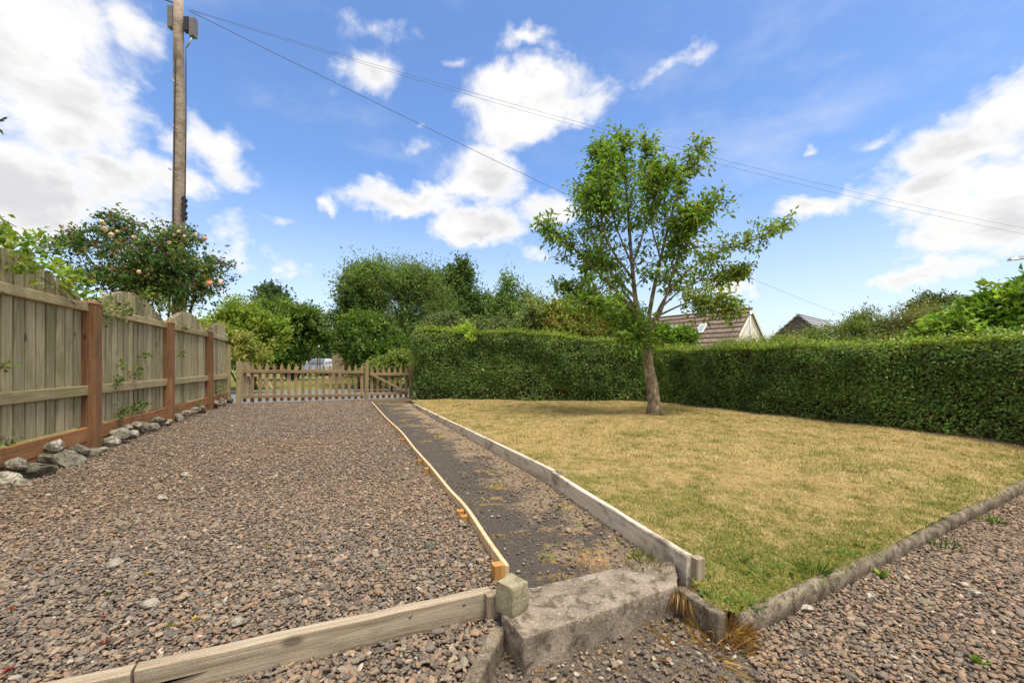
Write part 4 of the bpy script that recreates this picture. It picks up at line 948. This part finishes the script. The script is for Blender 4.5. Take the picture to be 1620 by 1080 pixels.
bgtree('dark_shrub', 'dark green shrub in the hedge corner behind the lawn tree', 'shrub', 965, 15, [(960, 525, 36, 28, 0), (990, 515, 34, 34, .2), (1010, 530, 24, 22, 0)], 900, 12, .35, .10, [(.035, .070, .018), (.055, .095, .022), (.075, .12, .03)], trunk_r=.05)
bgtree('glossy_shrub', 'bright green glossy bush right of the lawn tree trunk', 'shrub', 1070, 12.6, [(1046, 540, 26, 18, 0), (1078, 540, 18, 12, 0), (1060, 552, 36, 14, -.1)], 700, 12, .28, .10, [(.085, .165, .02), (.12, .20, .03), (.055, .115, .016)], trunk_r=.03)
# behind the right hedge
bgtree('bramble_mound', 'mound of weedy brambles on the hedge top in front of the grey roof', 'bramble', 1350, 11.0, [(1340, 530, 40, 18, 0), (1375, 520, 36, 22, 0), (1300, 538, 34, 12, 0), (1360, 552, 70, 16, 0), (1420, 545, 50, 20, 0)], 1000, 11, .28, .06, [(.11, .15, .04), (.08, .12, .03), (.17, .18, .06)], up=.9, trunk_r=.015, aspect=.35)
bgtree('bramble_mound', 'brownish weedy mound between the bramble mound and the broad leaved shrub', 'bramble', 1450, 10.4, [(1440, 522, 40, 26, 0), (1475, 510, 34, 26, .3), (1490, 530, 36, 20, 0), (1450, 550, 60, 18, 0), (1520, 548, 50, 18, 0)], 1100, 11, .30, .06, [(.12, .13, .045), (.16, .14, .06), (.08, .11, .03)], up=.8, trunk_r=.015, aspect=.35)
bgtree('far_bush', 'dark rounded bush showing over the brownish weedy mound', 'shrub', 1480, 16, [(1475, 492, 30, 18, 0), (1460, 505, 26, 16, 0), (1505, 500, 22, 16, 0)], 420, 12, .45, .12, [(.075, .105, .045), (.11, .13, .05)], trunk_r=.05)
bgtree('broadleaf_shrub', 'bright broad leaved shrub rising over the hedge at the right edge', 'shrub', 1600, 7.6, [(1590, 502, 56, 38, 0), (1545, 522, 44, 24, 0), (1640, 492, 50, 44, .1), (1500, 528, 30, 12, -.1)], 620, 12, .34, .12, [(.105, .185, .022), (.14, .22, .032), (.065, .135, .016), (.18, .25, .05)], trunk_r=.025, up=.5, droop=.3, aspect=.48)
bgtree('hedge_top_weed', 'low straggling weeds along the hedge top below the house gable', 'weeds', 1190, 10.6, [(1190, 548, 36, 8, 0), (1240, 543, 30, 8, 0), (1150, 553, 24, 7, 0)], 300, 10, .22, .05, [(.13, .17, .04), (.18, .20, .06)], up=1.2, trunk_r=.01, aspect=.35)
bgtree('hedge_shoot', 'lime green fresh sprig sticking out of the tall hedge top', 'shrub', 738, 11.3, [(734, 526, 15, 8, 0), (745, 540, 8, 10, -.25)], 70, 12, .14, .06, [(.19, .28, .03), (.24, .32, .05)], trunk_r=.01)

# ------------------------------------------------------------------ rose and bramble over the fence
RB = Vector((-7.3, 9.2, -.03))
rose = thing('rose_bush', RB, 'large rambling rose with pale pink blooms behind the fence by the pole', 'rose bush')
RL = lumps_px([(135, 400, 36, 28, 0), (205, 418, 62, 44, 0), (270, 428, 56, 42, 0), (182, 372, 30, 26, 0), (320, 438, 26, 28, -.1), (230, 460, 70, 34, .1), (285, 395, 40, 28, 0), (160, 450, 50, 40, .1), (250, 480, 60, 30, .1), (310, 470, 34, 26, 0)], 8.7)
tv, tf_ = [], []
for l in RL:
    c = Vector(l[:3]); tube_data([p - RB for p in curve_pts([RB + Vector((random.gauss(0, .2), random.gauss(0, .1), 0)), RB.lerp(c, .55) + Vector((0, 0, .3)), c], 7)], [.03 - .003 * i for i in range(7)], 6, tv, tf_)
canes = []
for _ in range(46):
    l = random.choice(RL); c = Vector(l[:3]); a = Vector((random.gauss(0, 1), random.gauss(0, .4), abs(random.gauss(.7, .5)))).normalized()
    e = c + Vector((a.x * l[3] * 1.35, a.y * l[4], a.z * l[5] * 1.45)); e2 = e + Vector((a.x * .25, 0, -.05)); pts = curve_pts([c, c.lerp(e, .6) + Vector((0, 0, .1)), e, e2], 8)
    tube_data([p - RB for p in pts], [.008] * 8, 4, tv, tf_); canes.append(pts)
obj('stems', mesh('stems', tv, tf_, M_bark2, True), rose, RB)
RC = [(.060, .115, .038), (.085, .140, .048), (.045, .085, .030), (.15, .185, .055), (.18, .11, .06)]
foliage('foliage', rose, break_up(RL, 7), 900, 11, .34, .068, RC, [3, 3, 2.4, 1.8, 1.7], .4, .1, .04, .6, .35)
P = np.concatenate([np.array([p for p in c[3:]]) for c in canes]); P = np.repeat(P, 9, 0) + RNG.normal(0, .055, (len(P) * 9, 3))
leaf_mesh('cane_leaves', P, rand_unit(len(P)), unit(RNG.normal(0, .6, P.shape) + np.array([0, 0, .7])), .065, .038, tints(len(P), RC), M_leaf, parent=rose)
def flower(p, r, cols, parent, nm='bloom'):
    n_ = 26; D = unit(RNG.normal(size=(n_, 3)) + np.array([.1, -.5, .35])); k = RNG.uniform(.25, 1, (n_, 1))
    up = unit(np.cross(D, rand_unit(n_)))
    leaf_mesh(nm, np.array(p)[None] + D * r * k * .8 - up * r * .45, up + D * .25, D, r * RNG.uniform(.7, 1.1, n_), r * RNG.uniform(.7, 1.0, n_), tints(n_, cols, None, .08), M_petal, parent=parent, kite=.55, fold=-.2)
PINK = [(.84, .62, .56), (.86, .72, .66), (.78, .50, .44)]
for (px, py) in ((163, 352), (176, 372), (186, 366), (212, 376), (220, 430), (252, 372), (262, 362), (275, 372), (283, 366), (292, 374), (310, 372), (325, 377), (348, 447), (165, 362), (268, 384)):
    flower(Q(px, py, 8.25 + random.uniform(-.2, .2)), random.uniform(.035, .065), PINK, rose)
flower(Q(331, 448, 8.1), .085, [(.80, .22, .17), (.84, .34, .27)], rose)

br = thing('bramble_climber', fence_at(3.5) - FN * .3, 'bright green bramble tumbling over the nearest arched fence panel', 'climber')
BL = [(fence_at(3.2) + Vector((-.1, 0, 1.82)), .34, .16), (fence_at(3.7) + Vector((-.1, 0, 1.80)), .32, .17), (fence_at(4.1) + Vector((-.08, 0, 1.68)), .26, .15), (fence_at(4.4) + Vector((-.12, 0, 1.58)), .20, .10), (fence_at(3.45) + Vector((.04, 0, 1.62)), .25, .10)]
BL = [(c.x, c.y, c.z, rx * .5, rx, rz) for c, rx, rz in BL]
BC = [(.14, .21, .03), (.19, .26, .045), (.08, .14, .022), (.23, .27, .06)]
foliage('foliage', br, BL, 62, 11, .22, .055, BC, None, .3, .3, .03, .62, .2)
tv, tf_ = [], []
for (d0, z0, d1, z1) in ((3.1, 1.85, 3.5, 2.02), (3.2, 1.8, 3.4, 2.0), (3.6, 1.85, 4.2, 1.95), (3.3, 1.7, 4.3, 1.5), (2.8, 1.6, 3.4, 1.45)):
    a = fence_at(d0) - FN * .08 + Vector((0, 0, z0)); b = fence_at(d1) + FN * .05 + Vector((0, 0, z1)); tube_data([p - br.location for p in curve_pts([a, a.lerp(b, .5) + Vector((0, 0, .12)), b], 7)], [.0035] * 7, 4, tv, tf_)
obj('stems', mesh('stems', tv, tf_, M_bark2, True), br, br.location)
# sprigs growing through the fence
SPR = [(160, 488, .16, 60, 'leafy sprig over the fence just right of the tallest brown post'), (195, 490, .12, 40, 'leafy sprig low on the arch of the second panel'), (228, 466, .14, 50, 'upright sprig on top of the second fence panel'), (258, 482, .14, 60, 'leafy sprig spilling over the fence near the second brown post'),
       (226, 560, .06, 16, 'single sprig halfway down the second fence panel'), (213, 590, .07, 22, 'sprig above the middle rail of the second panel'), (188, 578, .05, 14, 'small sprig beside the middle rail near the tallest post'), (183, 604, .07, 18, 'sprig hanging under the middle rail of the second panel'),
       (190, 652, .08, 30, 'sprig on the gravel board left of the other low sprig'), (210, 645, .08, 26, 'sprig on the gravel board of the second panel'), (226, 640, .05, 16, 'small yellowish sprig above the gravel board of the second panel'),
       (284, 560, .06, 14, 'sprig on the third fence panel'), (290, 520, .07, 20, 'sprig at the top rail of the third panel'), (312, 637, .05, 14, 'tiny sprig on the third panel gravel board'), (345, 616, .16, 50, 'leafy ivy clump at the foot of the last fence panel'),
       (4, 580, .05, 10, 'single leaf sprig at the left edge of the fence'), (6, 700, .05, 10, 'leaf sprig above the gravel board at the left edge')]
for (px, py, r, n_, lab) in SPR:
    X_ = (px - CX) / F; d = (-4.48 + 1.66 / 4.18 * 4.6 + .055 / FN.x) / (X_ + 1.66 / 4.18); p = Q(px, py, d)
    n_ = int(n_ * 1.6); r *= 1.15
    root = thing('climber_sprig', p, lab, 'climber', 'sprigs growing through the fence')
    tube('stem', curve_pts([p - FN * .03 + Vector((0, 0, -r * .5)), p + FN * .01, p + FN * .03 + Vector((0, 0, r * .5))], 5), .003, M_bark2, root, 4)
    P = np.array(p)[None] + RNG.normal(0, 1, (n_, 3)) * np.array([r * .38, r * .45, r * .42]) + np.array(FN)[None] * .02
    leaf_mesh('leaves', P, rand_unit(n_) + np.array(FN) * .4, unit(np.array(FN)[None] + RNG.normal(0, .5, (n_, 3)) + np.array([0, 0, .5])), RNG.uniform(.03, .055, n_), RNG.uniform(.022, .04, n_), tints(n_, BC + [(.07, .14, .025)]), M_leaf, parent=root)

# ------------------------------------------------------------------ utility pole and wires
PX = Vector((-7.485, 9.8, -.03)); up_ = thing('utility_pole', PX, 'tall weathered wooden utility pole with cable boxes behind the fence', 'utility pole')
ptop = 9.35
tube('pole', [PX + Vector((.01 * math.sin(i), 0, ptop * i / 12)) for i in range(13)], [.150 - .055 * i / 12 for i in range(13)], M_pole, up_, 14, .02)
def boxpx(name, px0, px1, py0, py1, dd, depth, mat):
    a, b = Q(px0, py0, 9.8 + dd), Q(px1, py1, 9.8 + dd); return cbox(name, ((a.x + b.x) / 2, (a.y + b.y) / 2, (a.z + b.z) / 2), (abs(b.x - a.x), depth, abs(a.z - b.z)), mat, up_, bev=.02)
boxpx('cable_box', 268, 276, 11, 46, -.02, .13, M_greybox); boxpx('bracket', 276, 282, 16, 50, .0, .12, M_black)
boxpx('cable_box', 302, 310, 30, 60, -.02, .13, M_greybox); boxpx('bracket', 293, 300, 28, 52, .0, .12, M_black)
for py in (318, 326, 338, 345): 
    c = Q(294, py, 9.72); tube('terminal', [c + Vector((-.06, 0, .05)), c + Vector((.0, -.02, .0)), c + Vector((-.03, 0, -.06))], [.05, .055, .03], M_black, up_, 7)
boxpx('terminal_board', 289, 293, 310, 350, -.12, .06, M_black)
for py in (135, 205, 275): 
    c = Q(283, py, 9.8); tube('step_iron', [c + Vector((-.12, -.14, .06)), c + Vector((0, -.17, .0)), c + Vector((.08, -.14, -.08))], .014, M_steel, up_, 5)
tube('cable', curve_pts([Q(278, 60, 9.64), Q(276.5, 180, 9.62), Q(275, 300, 9.60), Q(274, 420, 9.6)], 10), .014, M_black, up_, 5)
tube('cable', curve_pts([Q(294, 75, 9.64), Q(294.3, 200, 9.62), Q(293, 310, 9.62)], 10), .012, M_black, up_, 5)
tube('strut', [Q(304, 60, 9.75), Q(295, 76, 9.75)], .018, M_steel, up_, 5)
def wire(a, b, sag, r, lab, n_=40):
    pts = [a.lerp(b, i / (n_ - 1)) + Vector((0, 0, -4 * sag * (i / (n_ - 1)) * (1 - i / (n_ - 1)))) for i in range(n_)]
    tag(tube('overhead_wire', pts, r, M_wire, None, 5), lab, 'wire')
pt = Q(298, 17, 9.8)
wire(pt, Vector((60, 60, 4.2)), 1.57, .0075, 'thick overhead cable running from the pole down behind the lawn tree')
wire(pt + Vector((.05, 0, .02)), Vector((21.8, 16, 5.36)), .42, .0034, 'thin upper overhead wire crossing the sky to the right edge')
wire(pt + Vector((.05, 0, .0)), Vector((21.8, 16, 5.15)), .46, .0034, 'thin lower overhead wire of the pair crossing to the right edge')
wire(Q(288, 10, 9.8), Vector((-16, 9.0, 12.2)), .1, .016, 'thick overhead cable leaving the frame at the upper left')
wire(Q(288, 8, 9.8), Vector((-15, 8.4, 12.8)), .1, .006, 'thin overhead wire leaving the frame at the upper left')

# ------------------------------------------------------------------ houses
def gable_house(name, label, A, u, v, length, half, pitch, eave_drop, roof_m, wall_m, courses, barge, roof2=None):
    """A = ridge end above the near gable; u along ridge, v across"""
    base = Vector((A.x, A.y, -.2)); root = thing(name, base, label, 'house'); u, v = Vector(u).normalized(), Vector(v).normalized()
    foot = A.z - half * pitch
    def rel(p): return p - base
    P = [A - v * half, A + v * half]; P[0] = Vector((P[0].x, P[0].y, foot)); P[1] = Vector((P[1].x, P[1].y, foot))
    ins = u * .12; dn = Vector((0, 0, -.07))
    g = [P[0] + ins + dn, P[1] + ins + dn, A + ins + dn, Vector((P[0].x, P[0].y, -.25)) + ins, Vector((P[1].x, P[1].y, -.25)) + ins]
    bk = [p + u * (length - .24) for p in g]; vs = [rel(p) for p in g + bk]
    obj('wall', mesh('wall', vs, [(3, 4, 1, 2, 0), (5, 7, 6, 9, 8), (3, 0, 5, 8), (1, 4, 9, 6)], wall_m), root, base)
    for sgn in (-1, 1):
        sl = (v * sgn * half + Vector((0, 0, -half * pitch))); L = sl.length; sd = sl.normalized(); nrm = u.cross(sd).normalized(); nrm = nrm if nrm.z > 0 else -nrm
        tot = L + .25; ch = tot / courses
        for i in range(courses):
            p = A + sd * (ch * (i + .5)) + nrm * (.02) ; t_ = nrm - sd * .16
            plank('tile_course', p, p + u * length, ch * 1.05, .085, (roof_m if i % 2 else (roof2 or roof_m)), root, up=t_, bev=.006)
        if barge:
            plank('bargeboard', A - u * .03 - Vector((0, 0, .14)), A + sd * tot - u * .03 - Vector((0, 0, .14)), .04, .16, M_bargeboard, root, up=nrm, bev=.004)
    plank('ridge_tile', A + Vector((0, 0, .04)), A + u * length + Vector((0, 0, .04)), .22, .07, roof_m, root, bev=.02)
    return root
A1 = Q(1190, 488, 28); h1 = gable_house('bungalow', 'cream bungalow with brown tiled roof and white gable boards beyond the hedge', A1, (-.6, .8, 0), (.8, .6, 0), 8.2, 3.6, 1.0, 0, M_tile, M_render, 12, True, M_tile2)
sd = Vector((-.8, -.6, -1)).normalized(); nr = Vector((-.8, -.6, 1)).normalized(); uu_ = Vector((-.6, .8, 0))
for (al, dn_) in ((4.9, 1.75), (2.7, 1.75)):
    p = A1 + uu_ * al + sd * dn_ + nr * .12
    f_ = plank('rooflight', p - sd * .42, p + sd * .42, .55, .05, M_bargeboard, h1, up=nr, bev=.006)
    plank('pane', p - sd * .34 + nr * .028, p + sd * .34 + nr * .028, .42, .02, M_glass, f_, up=nr, bev=.002)
A2 = Q(1262, 498, 31); gable_house('outbuilding', 'dark brown gabled building with grey roof right of the bungalow', A2, (.75, .66, 0), (.66, -.75, 0), 7.5, 3.2, .92, 0, M_slate, M_cladding, 12, False)

# ------------------------------------------------------------------ street lamps
def street_lamp(label, base, top, reach, head):
    root = thing('street_lamp', base, label, 'street lamp'); rd = Vector(reach)
    tube('column', [base, base + Vector((0, 0, top * .4)), base + Vector((0, 0, top))], [.07, .05, .04], M_steel, root, 8)
    e = base + Vector((0, 0, top)); arm = curve_pts([e, e + Vector((0, 0, .25)) + rd * .12, e + Vector((0, 0, .33)) + rd * .45, e + Vector((0, 0, .30)) + rd], 9)
    tube('arm', arm, .03, M_steel, root, 6); hd = rd.normalized()
    vs, fs = [], []
    for i, (s_, w_, hh) in enumerate(((0, .05, .04), (.15, .10, .07), (.5, .11, .08), (.62, .05, .04))):
        c = arm[-1] + hd * s_ * head - base; sx = Vector((-hd.y, hd.x, 0)) * w_
        vs += [c - sx, c + sx, c + sx * .6 + Vector((0, 0, hh)), c - sx * .6 + Vector((0, 0, hh))]
    for i in range(3):
        for k in range(4): fs.append((i * 4 + k, i * 4 + (k + 1) % 4, i * 4 + 4 + (k + 1) % 4, i * 4 + 4 + k))
    fs += [(3, 2, 1, 0), (12, 13, 14, 15)]
    obj('lamp_head', mesh('lamp_head', vs, fs, M_steel), root, base)
b = Q(1187, HY, 25); b.z = -.03; street_lamp('slim street lamp in front of the bungalow roof, its head turned left', b, 4.05, (-.5, 0, .0), .6)
b = Q(1690, HY, 10.5); b.z = -.2; street_lamp('street lamp with its head reaching in from the right edge of the photo', b, 3.45, (-1.1, -.15, -.12), .95)

# ------------------------------------------------------------------ parked car, wall and post beyond the verge
cb = Q(506, HY, 38); cb.z = -.03
car = thing('parked_car', cb, 'small silver car parked facing the gate beyond the verge', 'car')
def loft(name, secs, mat, parent, loc, smooth=True):
    vs, fs = [], []; m_ = len(secs[0])
    for s_ in secs: vs += s_
    for i in range(len(secs) - 1):
        for k in range(m_): fs.append((i * m_ + k, i * m_ + (k + 1) % m_, (i + 1) * m_ + (k + 1) % m_, (i + 1) * m_ + k))
    fs += [tuple(range(m_ - 1, -1, -1)), tuple((len(secs) - 1) * m_ + k for k in range(m_))]
    return obj(name, mesh(name, vs, fs, mat, smooth), parent, loc)
def csec(y_, w_, z0, z1): return [(-w_ * .9, y_, z0), (w_ * .9, y_, z0), (w_, y_, z0 + .18), (w_, y_, z1 - .12), (w_ * .88, y_, z1), (-w_ * .88, y_, z1), (-w_, y_, z1 - .12), (-w_, y_, z0 + .18)]
loft('body', [csec(-1.85, .66, .30, .66), csec(-1.72, .80, .22, .76), csec(-1.2, .85, .2, .92), csec(-.7, .86, .2, 1.0), csec(.9, .86, .2, 1.02), csec(1.7, .83, .22, 1.0), csec(1.85, .72, .3, .8)], M_carpaint, car, cb)
loft('cabin', [[(-.76, -.85, .98), (.76, -.85, .98), (.74, -.80, 1.02), (-.74, -.80, 1.02)], [(-.74, -.3, .98), (.74, -.3, .98), (.60, -.15, 1.47), (-.60, -.15, 1.47)], [(-.74, 1.1, .98), (.74, 1.1, .98), (.58, .9, 1.50), (-.58, .9, 1.50)], [(-.72, 1.7, .98), (.72, 1.7, .98), (.62, 1.5, 1.2), (-.62, 1.5, 1.2)]], M_carpaint, car, cb)
obj('windscreen', mesh('windscreen', [(-.70, -.83, 1.045), (.70, -.83, 1.045), (.56, -.20, 1.455), (-.56, -.20, 1.455)], [(0, 1, 2, 3)], M_darkglass), car, cb + Vector((0, -.03, .012)))
for s_ in (-1, 1):
    cbox('headlight', cb + Vector((s_ * .60, -1.76, .66)), (.26, .12, .15), M_lampglass, car, bev=.03); cbox('mirror', cb + Vector((s_ * .94, -.55, 1.02)), (.16, .1, .12), M_carpaint, car, bev=.03)
    for yy in (-1.2, 1.2):
        c = cb + Vector((s_ * .78, yy, .30)); wh = tube('wheel', [c + Vector((-.09, 0, 0)), c + Vector((.09, 0, 0))], .30, M_tyre, car, 16); tube('rim', [c + Vector((-.095, 0, 0)), c + Vector((.095, 0, 0))], .19, M_steel, wh, 10)
cbox('grille', cb + Vector((0, -1.86, .46)), (.9, .06, .16), M_black, car, bev=.02); cbox('number_plate', cb + Vector((0, -1.90, .46)), (.5, .02, .11), M_plate, car, bev=.004)
wb = Q(530, HY, 40); wb.z = -.03
wl = thing('brick_wall', wb, 'short red brick wall beside the parked car', 'wall')
plank('coping', wb + Vector((-.9, 0, 1.45)), wb + Vector((1.1, 0, 1.45)), .3, .08, M_brick, wl); plank('wall_face', wb + Vector((-.85, 0, .69)), wb + Vector((1.05, 0, .69)), .22, 1.44, M_brick, wl)
pb = Q(533, HY, 24); pb.z = -.03
tag(plank('gate_pillar', pb + Vector((0, 0, -.1)), pb + Vector((0, 0, 1.75)), .42, .35, M_beige, None, up=(0, 1, 0), bev=.03), 'broad beige pillar beyond the gate right of the parked car', 'post')
pb = Q(532, HY, 26); pb.z = -.03
tag(tube('bare_pole', [pb, pb + Vector((0, 0, 2.4)), pb + Vector((-.03, 0, 3.9))], [.10, .09, .06], M_beige), 'thin bare pole standing behind the beige pillar', 'pole')
# a wooden bench end and post seen through the gate
nb = Q(405, HY, 13.2); nb.z = -.03
bn = thing('timber_trestle', nb, 'small timber frame with crossed legs seen through the picket gate', 'trestle')
plank('top_board', nb + Vector((-.35, 0, .62)), nb + Vector((.75, .1, .62)), .25, .05, M_rail, bn)
for (xa, xb) in ((.0, .35), (.62, .30)): plank('leg', nb + Vector((xa, -.02 if xa else .03, 0)), nb + Vector((xb, -.02 if xa else .03, .60)), .05, .06, M_rail, bn, up=(0, 1, 0))
plank('upright', nb + Vector((-.35, 0, -.05)), nb + Vector((-.35, 0, 1.02)), .3, .06, M_beige, bn, up=(0, 1, 0))

# ------------------------------------------------------------------ small plants
def tuft(name, p, n_, h_, r, cols, label, cat, lean=(0, 0, 0), wmul=.05, group=None, lo=.1, hi=1.0):
    a = RNG.uniform(0, 6.283, n_); tl = RNG.uniform(lo, hi, n_); D = np.stack([np.cos(a) * np.sin(tl), np.sin(a) * np.sin(tl), np.cos(tl)], 1) + np.array(lean)
    P = np.array(p)[None] + np.stack([np.cos(a), np.sin(a), np.zeros(n_)], 1) * (r * RNG.uniform(0, 1, n_) ** .5)[:, None]
    L_ = h_ * RNG.uniform(.5, 1.2, n_); me = leaf_mesh(name, P - np.array(p), D, unit(np.stack([-np.cos(a), -np.sin(a), np.full(n_, .8)], 1)), L_, np.maximum(L_ * wmul, .0014), tints(n_, cols), M_straw, parent=False, kite=.4)
    o = obj(name, me, None, p); return tag(o, label, cat, group)
STRAW = [(.52, .36, .16), (.44, .28, .11), (.60, .45, .22), (.36, .20, .08)]; RUST = [(.40, .20, .07), (.48, .26, .10), (.34, .16, .05)]; GR = [(.09, .16, .025), (.14, .20, .04), (.07, .13, .02)]; YEL = [(.55, .40, .05), (.45, .36, .06)]; RED = [(.30, .03, .03), (.25, .05, .03)]
tuft('dry_grass_tuft', G(1078, 925, -.01), 150, .11, .045, STRAW, 'dry straw tuft hanging down the corner of the step', 'grass tuft', (0.05, -.7, -1.7), .012, lo=.2, hi=1.3)
tuft('dry_grass_tuft', G(1140, 1008, Z_YARD), 560, .075, .10, STRAW + RUST + STRAW, 'rusty dry grass tuft at the end of the round edging', 'grass tuft', (0, -.2, 0), .016, lo=.3, hi=1.5)
tuft('dry_grass_tuft', Vector((.832, 1.665, -.10)), 220, .08, .05, STRAW + RUST, 'dry grass filling the gap between short kerb and round edging', 'grass tuft', (0, -.4, 0), .014, lo=.1, hi=1.3)
tuft('dry_grass_tuft', G(1110, 1035, Z_YARD), 110, .13, .14, STRAW, 'sparse dry straw scattered on the soil below the short kerb', 'grass tuft', (0, 0, -.2), .012, lo=.8, hi=1.5)
tuft('dry_grass_tuft', G(905, 1060, Z_YARD), 45, .10, .10, STRAW, 'few dry stalks on the soil in front of the step', 'grass tuft', (0, 0, -.2), .012, lo=.8, hi=1.5)
tuft('moss_clump', G(1020, 893, .0), 160, .03, .09, [(.16, .14, .04), (.12, .10, .03), (.22, .20, .05)], 'brownish moss clump on the back of the step by the board', 'moss', (0, 0, 0), .12)
tuft('grass_tuft', G(1016, 885, .0), 45, .06, .04, GR + [(.22, .25, .06)], 'small green grass tuft at the foot of the bleached board', 'grass tuft')
tuft('moss_clump', G(928, 898, -.03), 240, .02, .11, [(.42, .24, .09), (.36, .20, .08)], 'orange dry moss patch on the path behind the step', 'moss', (0, 0, 0), .15, lo=.5, hi=1.5)
tuft('moss_clump', G(890, 920, -.03), 120, .02, .06, [(.35, .25, .08), (.28, .22, .06)], 'yellowish moss along the back edge of the step', 'moss', (0, 0, 0), .15, lo=.5, hi=1.5)
for (px, py, r_, cl, lab) in ((799, 770, .15, 'y', 'yellowish moss patch in the middle of the path'), (790, 741, .09, 'g', 'small green moss tuft on the path below the board joint'), (738, 712, .13, 'y', 'yellow moss patch on the path right of the middle pegs'),
                          (693, 688, .20, 'o', 'broad orange moss patch on the far half of the path'), (681, 676, .16, 'y', 'yellow moss strip beyond the orange moss on the path'), (790, 850, .05, 'y', 'tiny yellow moss spot on the near dark part of the path'), (827, 846, .07, 'o', 'small orange moss spot near the tiny yellow one')):
    tuft('moss_clump', G(px, py, Z_PATH), int(9000 * r_ * r_) + 60, .013, r_, {'y': [(.38, .29, .055), (.30, .25, .05), (.44, .31, .08)], 'g': GR + [(.30, .30, .06)], 'o': [(.44, .27, .09), (.38, .22, .07), (.35, .27, .08)]}[cl], lab, 'moss', (0, 0, 0), .2, lo=.4, hi=1.5)
tuft('grass_tuft', G(775, 965, Z_BED), 26, .09, .02, [(.30, .28, .05), (.20, .22, .04)], 'yellow green grass sprout under the stone block', 'grass tuft')
tuft('grass_tuft', TB + Vector((0, -.03, -.01)), 150, .06, .26, GR + STRAW, 'ring of longer grass round the foot of the lawn tree', 'grass tuft', wmul=.05)
tuft('edging_weed', LOG0 + LDIR * .63 + Vector((-.03, .03, -.05)), 60, .07, .05, GR, 'green grass tuft in the joint of the rounded edging', 'weed')
tuft('edging_weed', LOG0 + LDIR * 2.55 + Vector((.06, -.09, Z_YARD)), 50, .06, .06, GR, 'leafy green weed on the gravel side of the edging, far right', 'weed', wmul=.25)
tuft('edging_weed', LOG0 + LDIR * 1.75 + Vector((.05, -.07, Z_YARD)), 40, .08, .05, GR, 'small grass tuft on the gravel side halfway along the edging', 'weed')
k_ = 0
LW = [(1370, 848, 'leafy green dandelion near the middle of the edging'), (1335, 860, 'flat green dandelion left of the middle edging joint'), (1245, 885, 'low green rosette nearest the first edging joint'), (1290, 878, 'spreading green rosette between two dandelions near the edging'), (1110, 893, 'green rosette beside the end of the bleached board'),
      (1165, 870, 'large dandelion patch on the lawn corner'), (1200, 893, 'bright green weed patch in the lawn corner'), (1180, 935, 'green weed beside the round edging end'), (1130, 935, 'dark green weed behind the short kerb')]
for (px, py, lab) in LW:
    p = G(px, py, .0); p.z = float(lawn_z(np.array(p.x), np.array(p.y)))
    tuft('lawn_weed', p, 34, .042, .05, GR, lab, 'weed', wmul=.30, lo=.8, hi=1.45, group='green weeds on the lawn')
GW = [(232, 908, YEL, 'tall yellow seedling on the drive gravel'), (170, 940, YEL + GR, 'yellow green seedling left of the pinkish stone'), (308, 980, YEL, 'yellow seedling right of the long stone'), (270, 990, YEL + GR, 'straggly yellow brown seedling near the timber edging'), (15, 965, RED + RUST, 'orange red seedling at the left edge of the drive'),
      (165, 975, RED, 'dark red seedling near the timber edging'), (165, 1018, RED, 'red seedling close to the far left timber'), (12, 1062, RED, 'crimson seedling in the bottom left corner'), (62, 900, RUST, 'rusty seedling far left on the drive'), (72, 763, GR, 'green seedling in front of the dark rocks'), (602, 820, YEL + GR, 'tiny yellow green moss tuft near the middle of the drive'),
      (420, 868, YEL, 'yellow seedling in the middle of the drive'), (700, 990, RUST, 'dry orange seedling below the timber edging'), (668, 985, RED + RUST, 'reddish seedling below the timber edging'), (600, 1010, RED, 'dark red seedling left of the others below the timber'), (418, 1045, GR, 'green seedling under the timber edging')]
for (px, py, cl, lab) in GW:
    low_ = py > 980 and px > 300 and not (px == 308); z_ = Z_BED + .01 if low_ and px > 400 else .01
    tuft('gravel_seedling', G(px, py, z_), 16, .015, .010, cl, lab, 'seedling', wmul=.34, group='seedlings in the gravel')
for (px, py, lab) in ((955, 630, 'a'), ):
    pass
tuft('yard_weed', G(1393, 912, Z_YARD + .01), 18, .045, .012, [(.16, .26, .03), (.22, .30, .05)], 'single bright green sprout on the yard gravel near the edging', 'weed', wmul=.4)
tuft('yard_weed', G(1548, 1052, Z_YARD + .01), 18, .035, .012, [(.14, .24, .03), (.2, .3, .05)], 'bright green sprout at the bottom right of the yard gravel', 'weed', wmul=.4)
# twig reaching in at the left edge, high up
tw = thing('overhanging_twig', Q(-60, 215, 3.0), 'leafy twig tip poking in high at the left edge', 'twig')
tube('stem', curve_pts([Q(-60, 215, 3.0), Q(-20, 198, 3.0), Q(10, 187, 3.0)], 6), .005, M_bark2, tw, 5)
leaf_mesh('leaves', np.array([Q(-4, 193, 3.0), Q(2, 190, 3.0), Q(-2, 203, 3.0), Q(-25, 200, 3.0), Q(-40, 208, 3.0)]), np.array([[1, 0, .2], [1, 0, .6], [.5, 0, -.7], [.4, .2, .8], [0, .2, -1]], float), np.tile([[0, -.6, .6]], (5, 1)).astype(float), .055, .02, tints(5, G1), M_leaf, parent=tw)
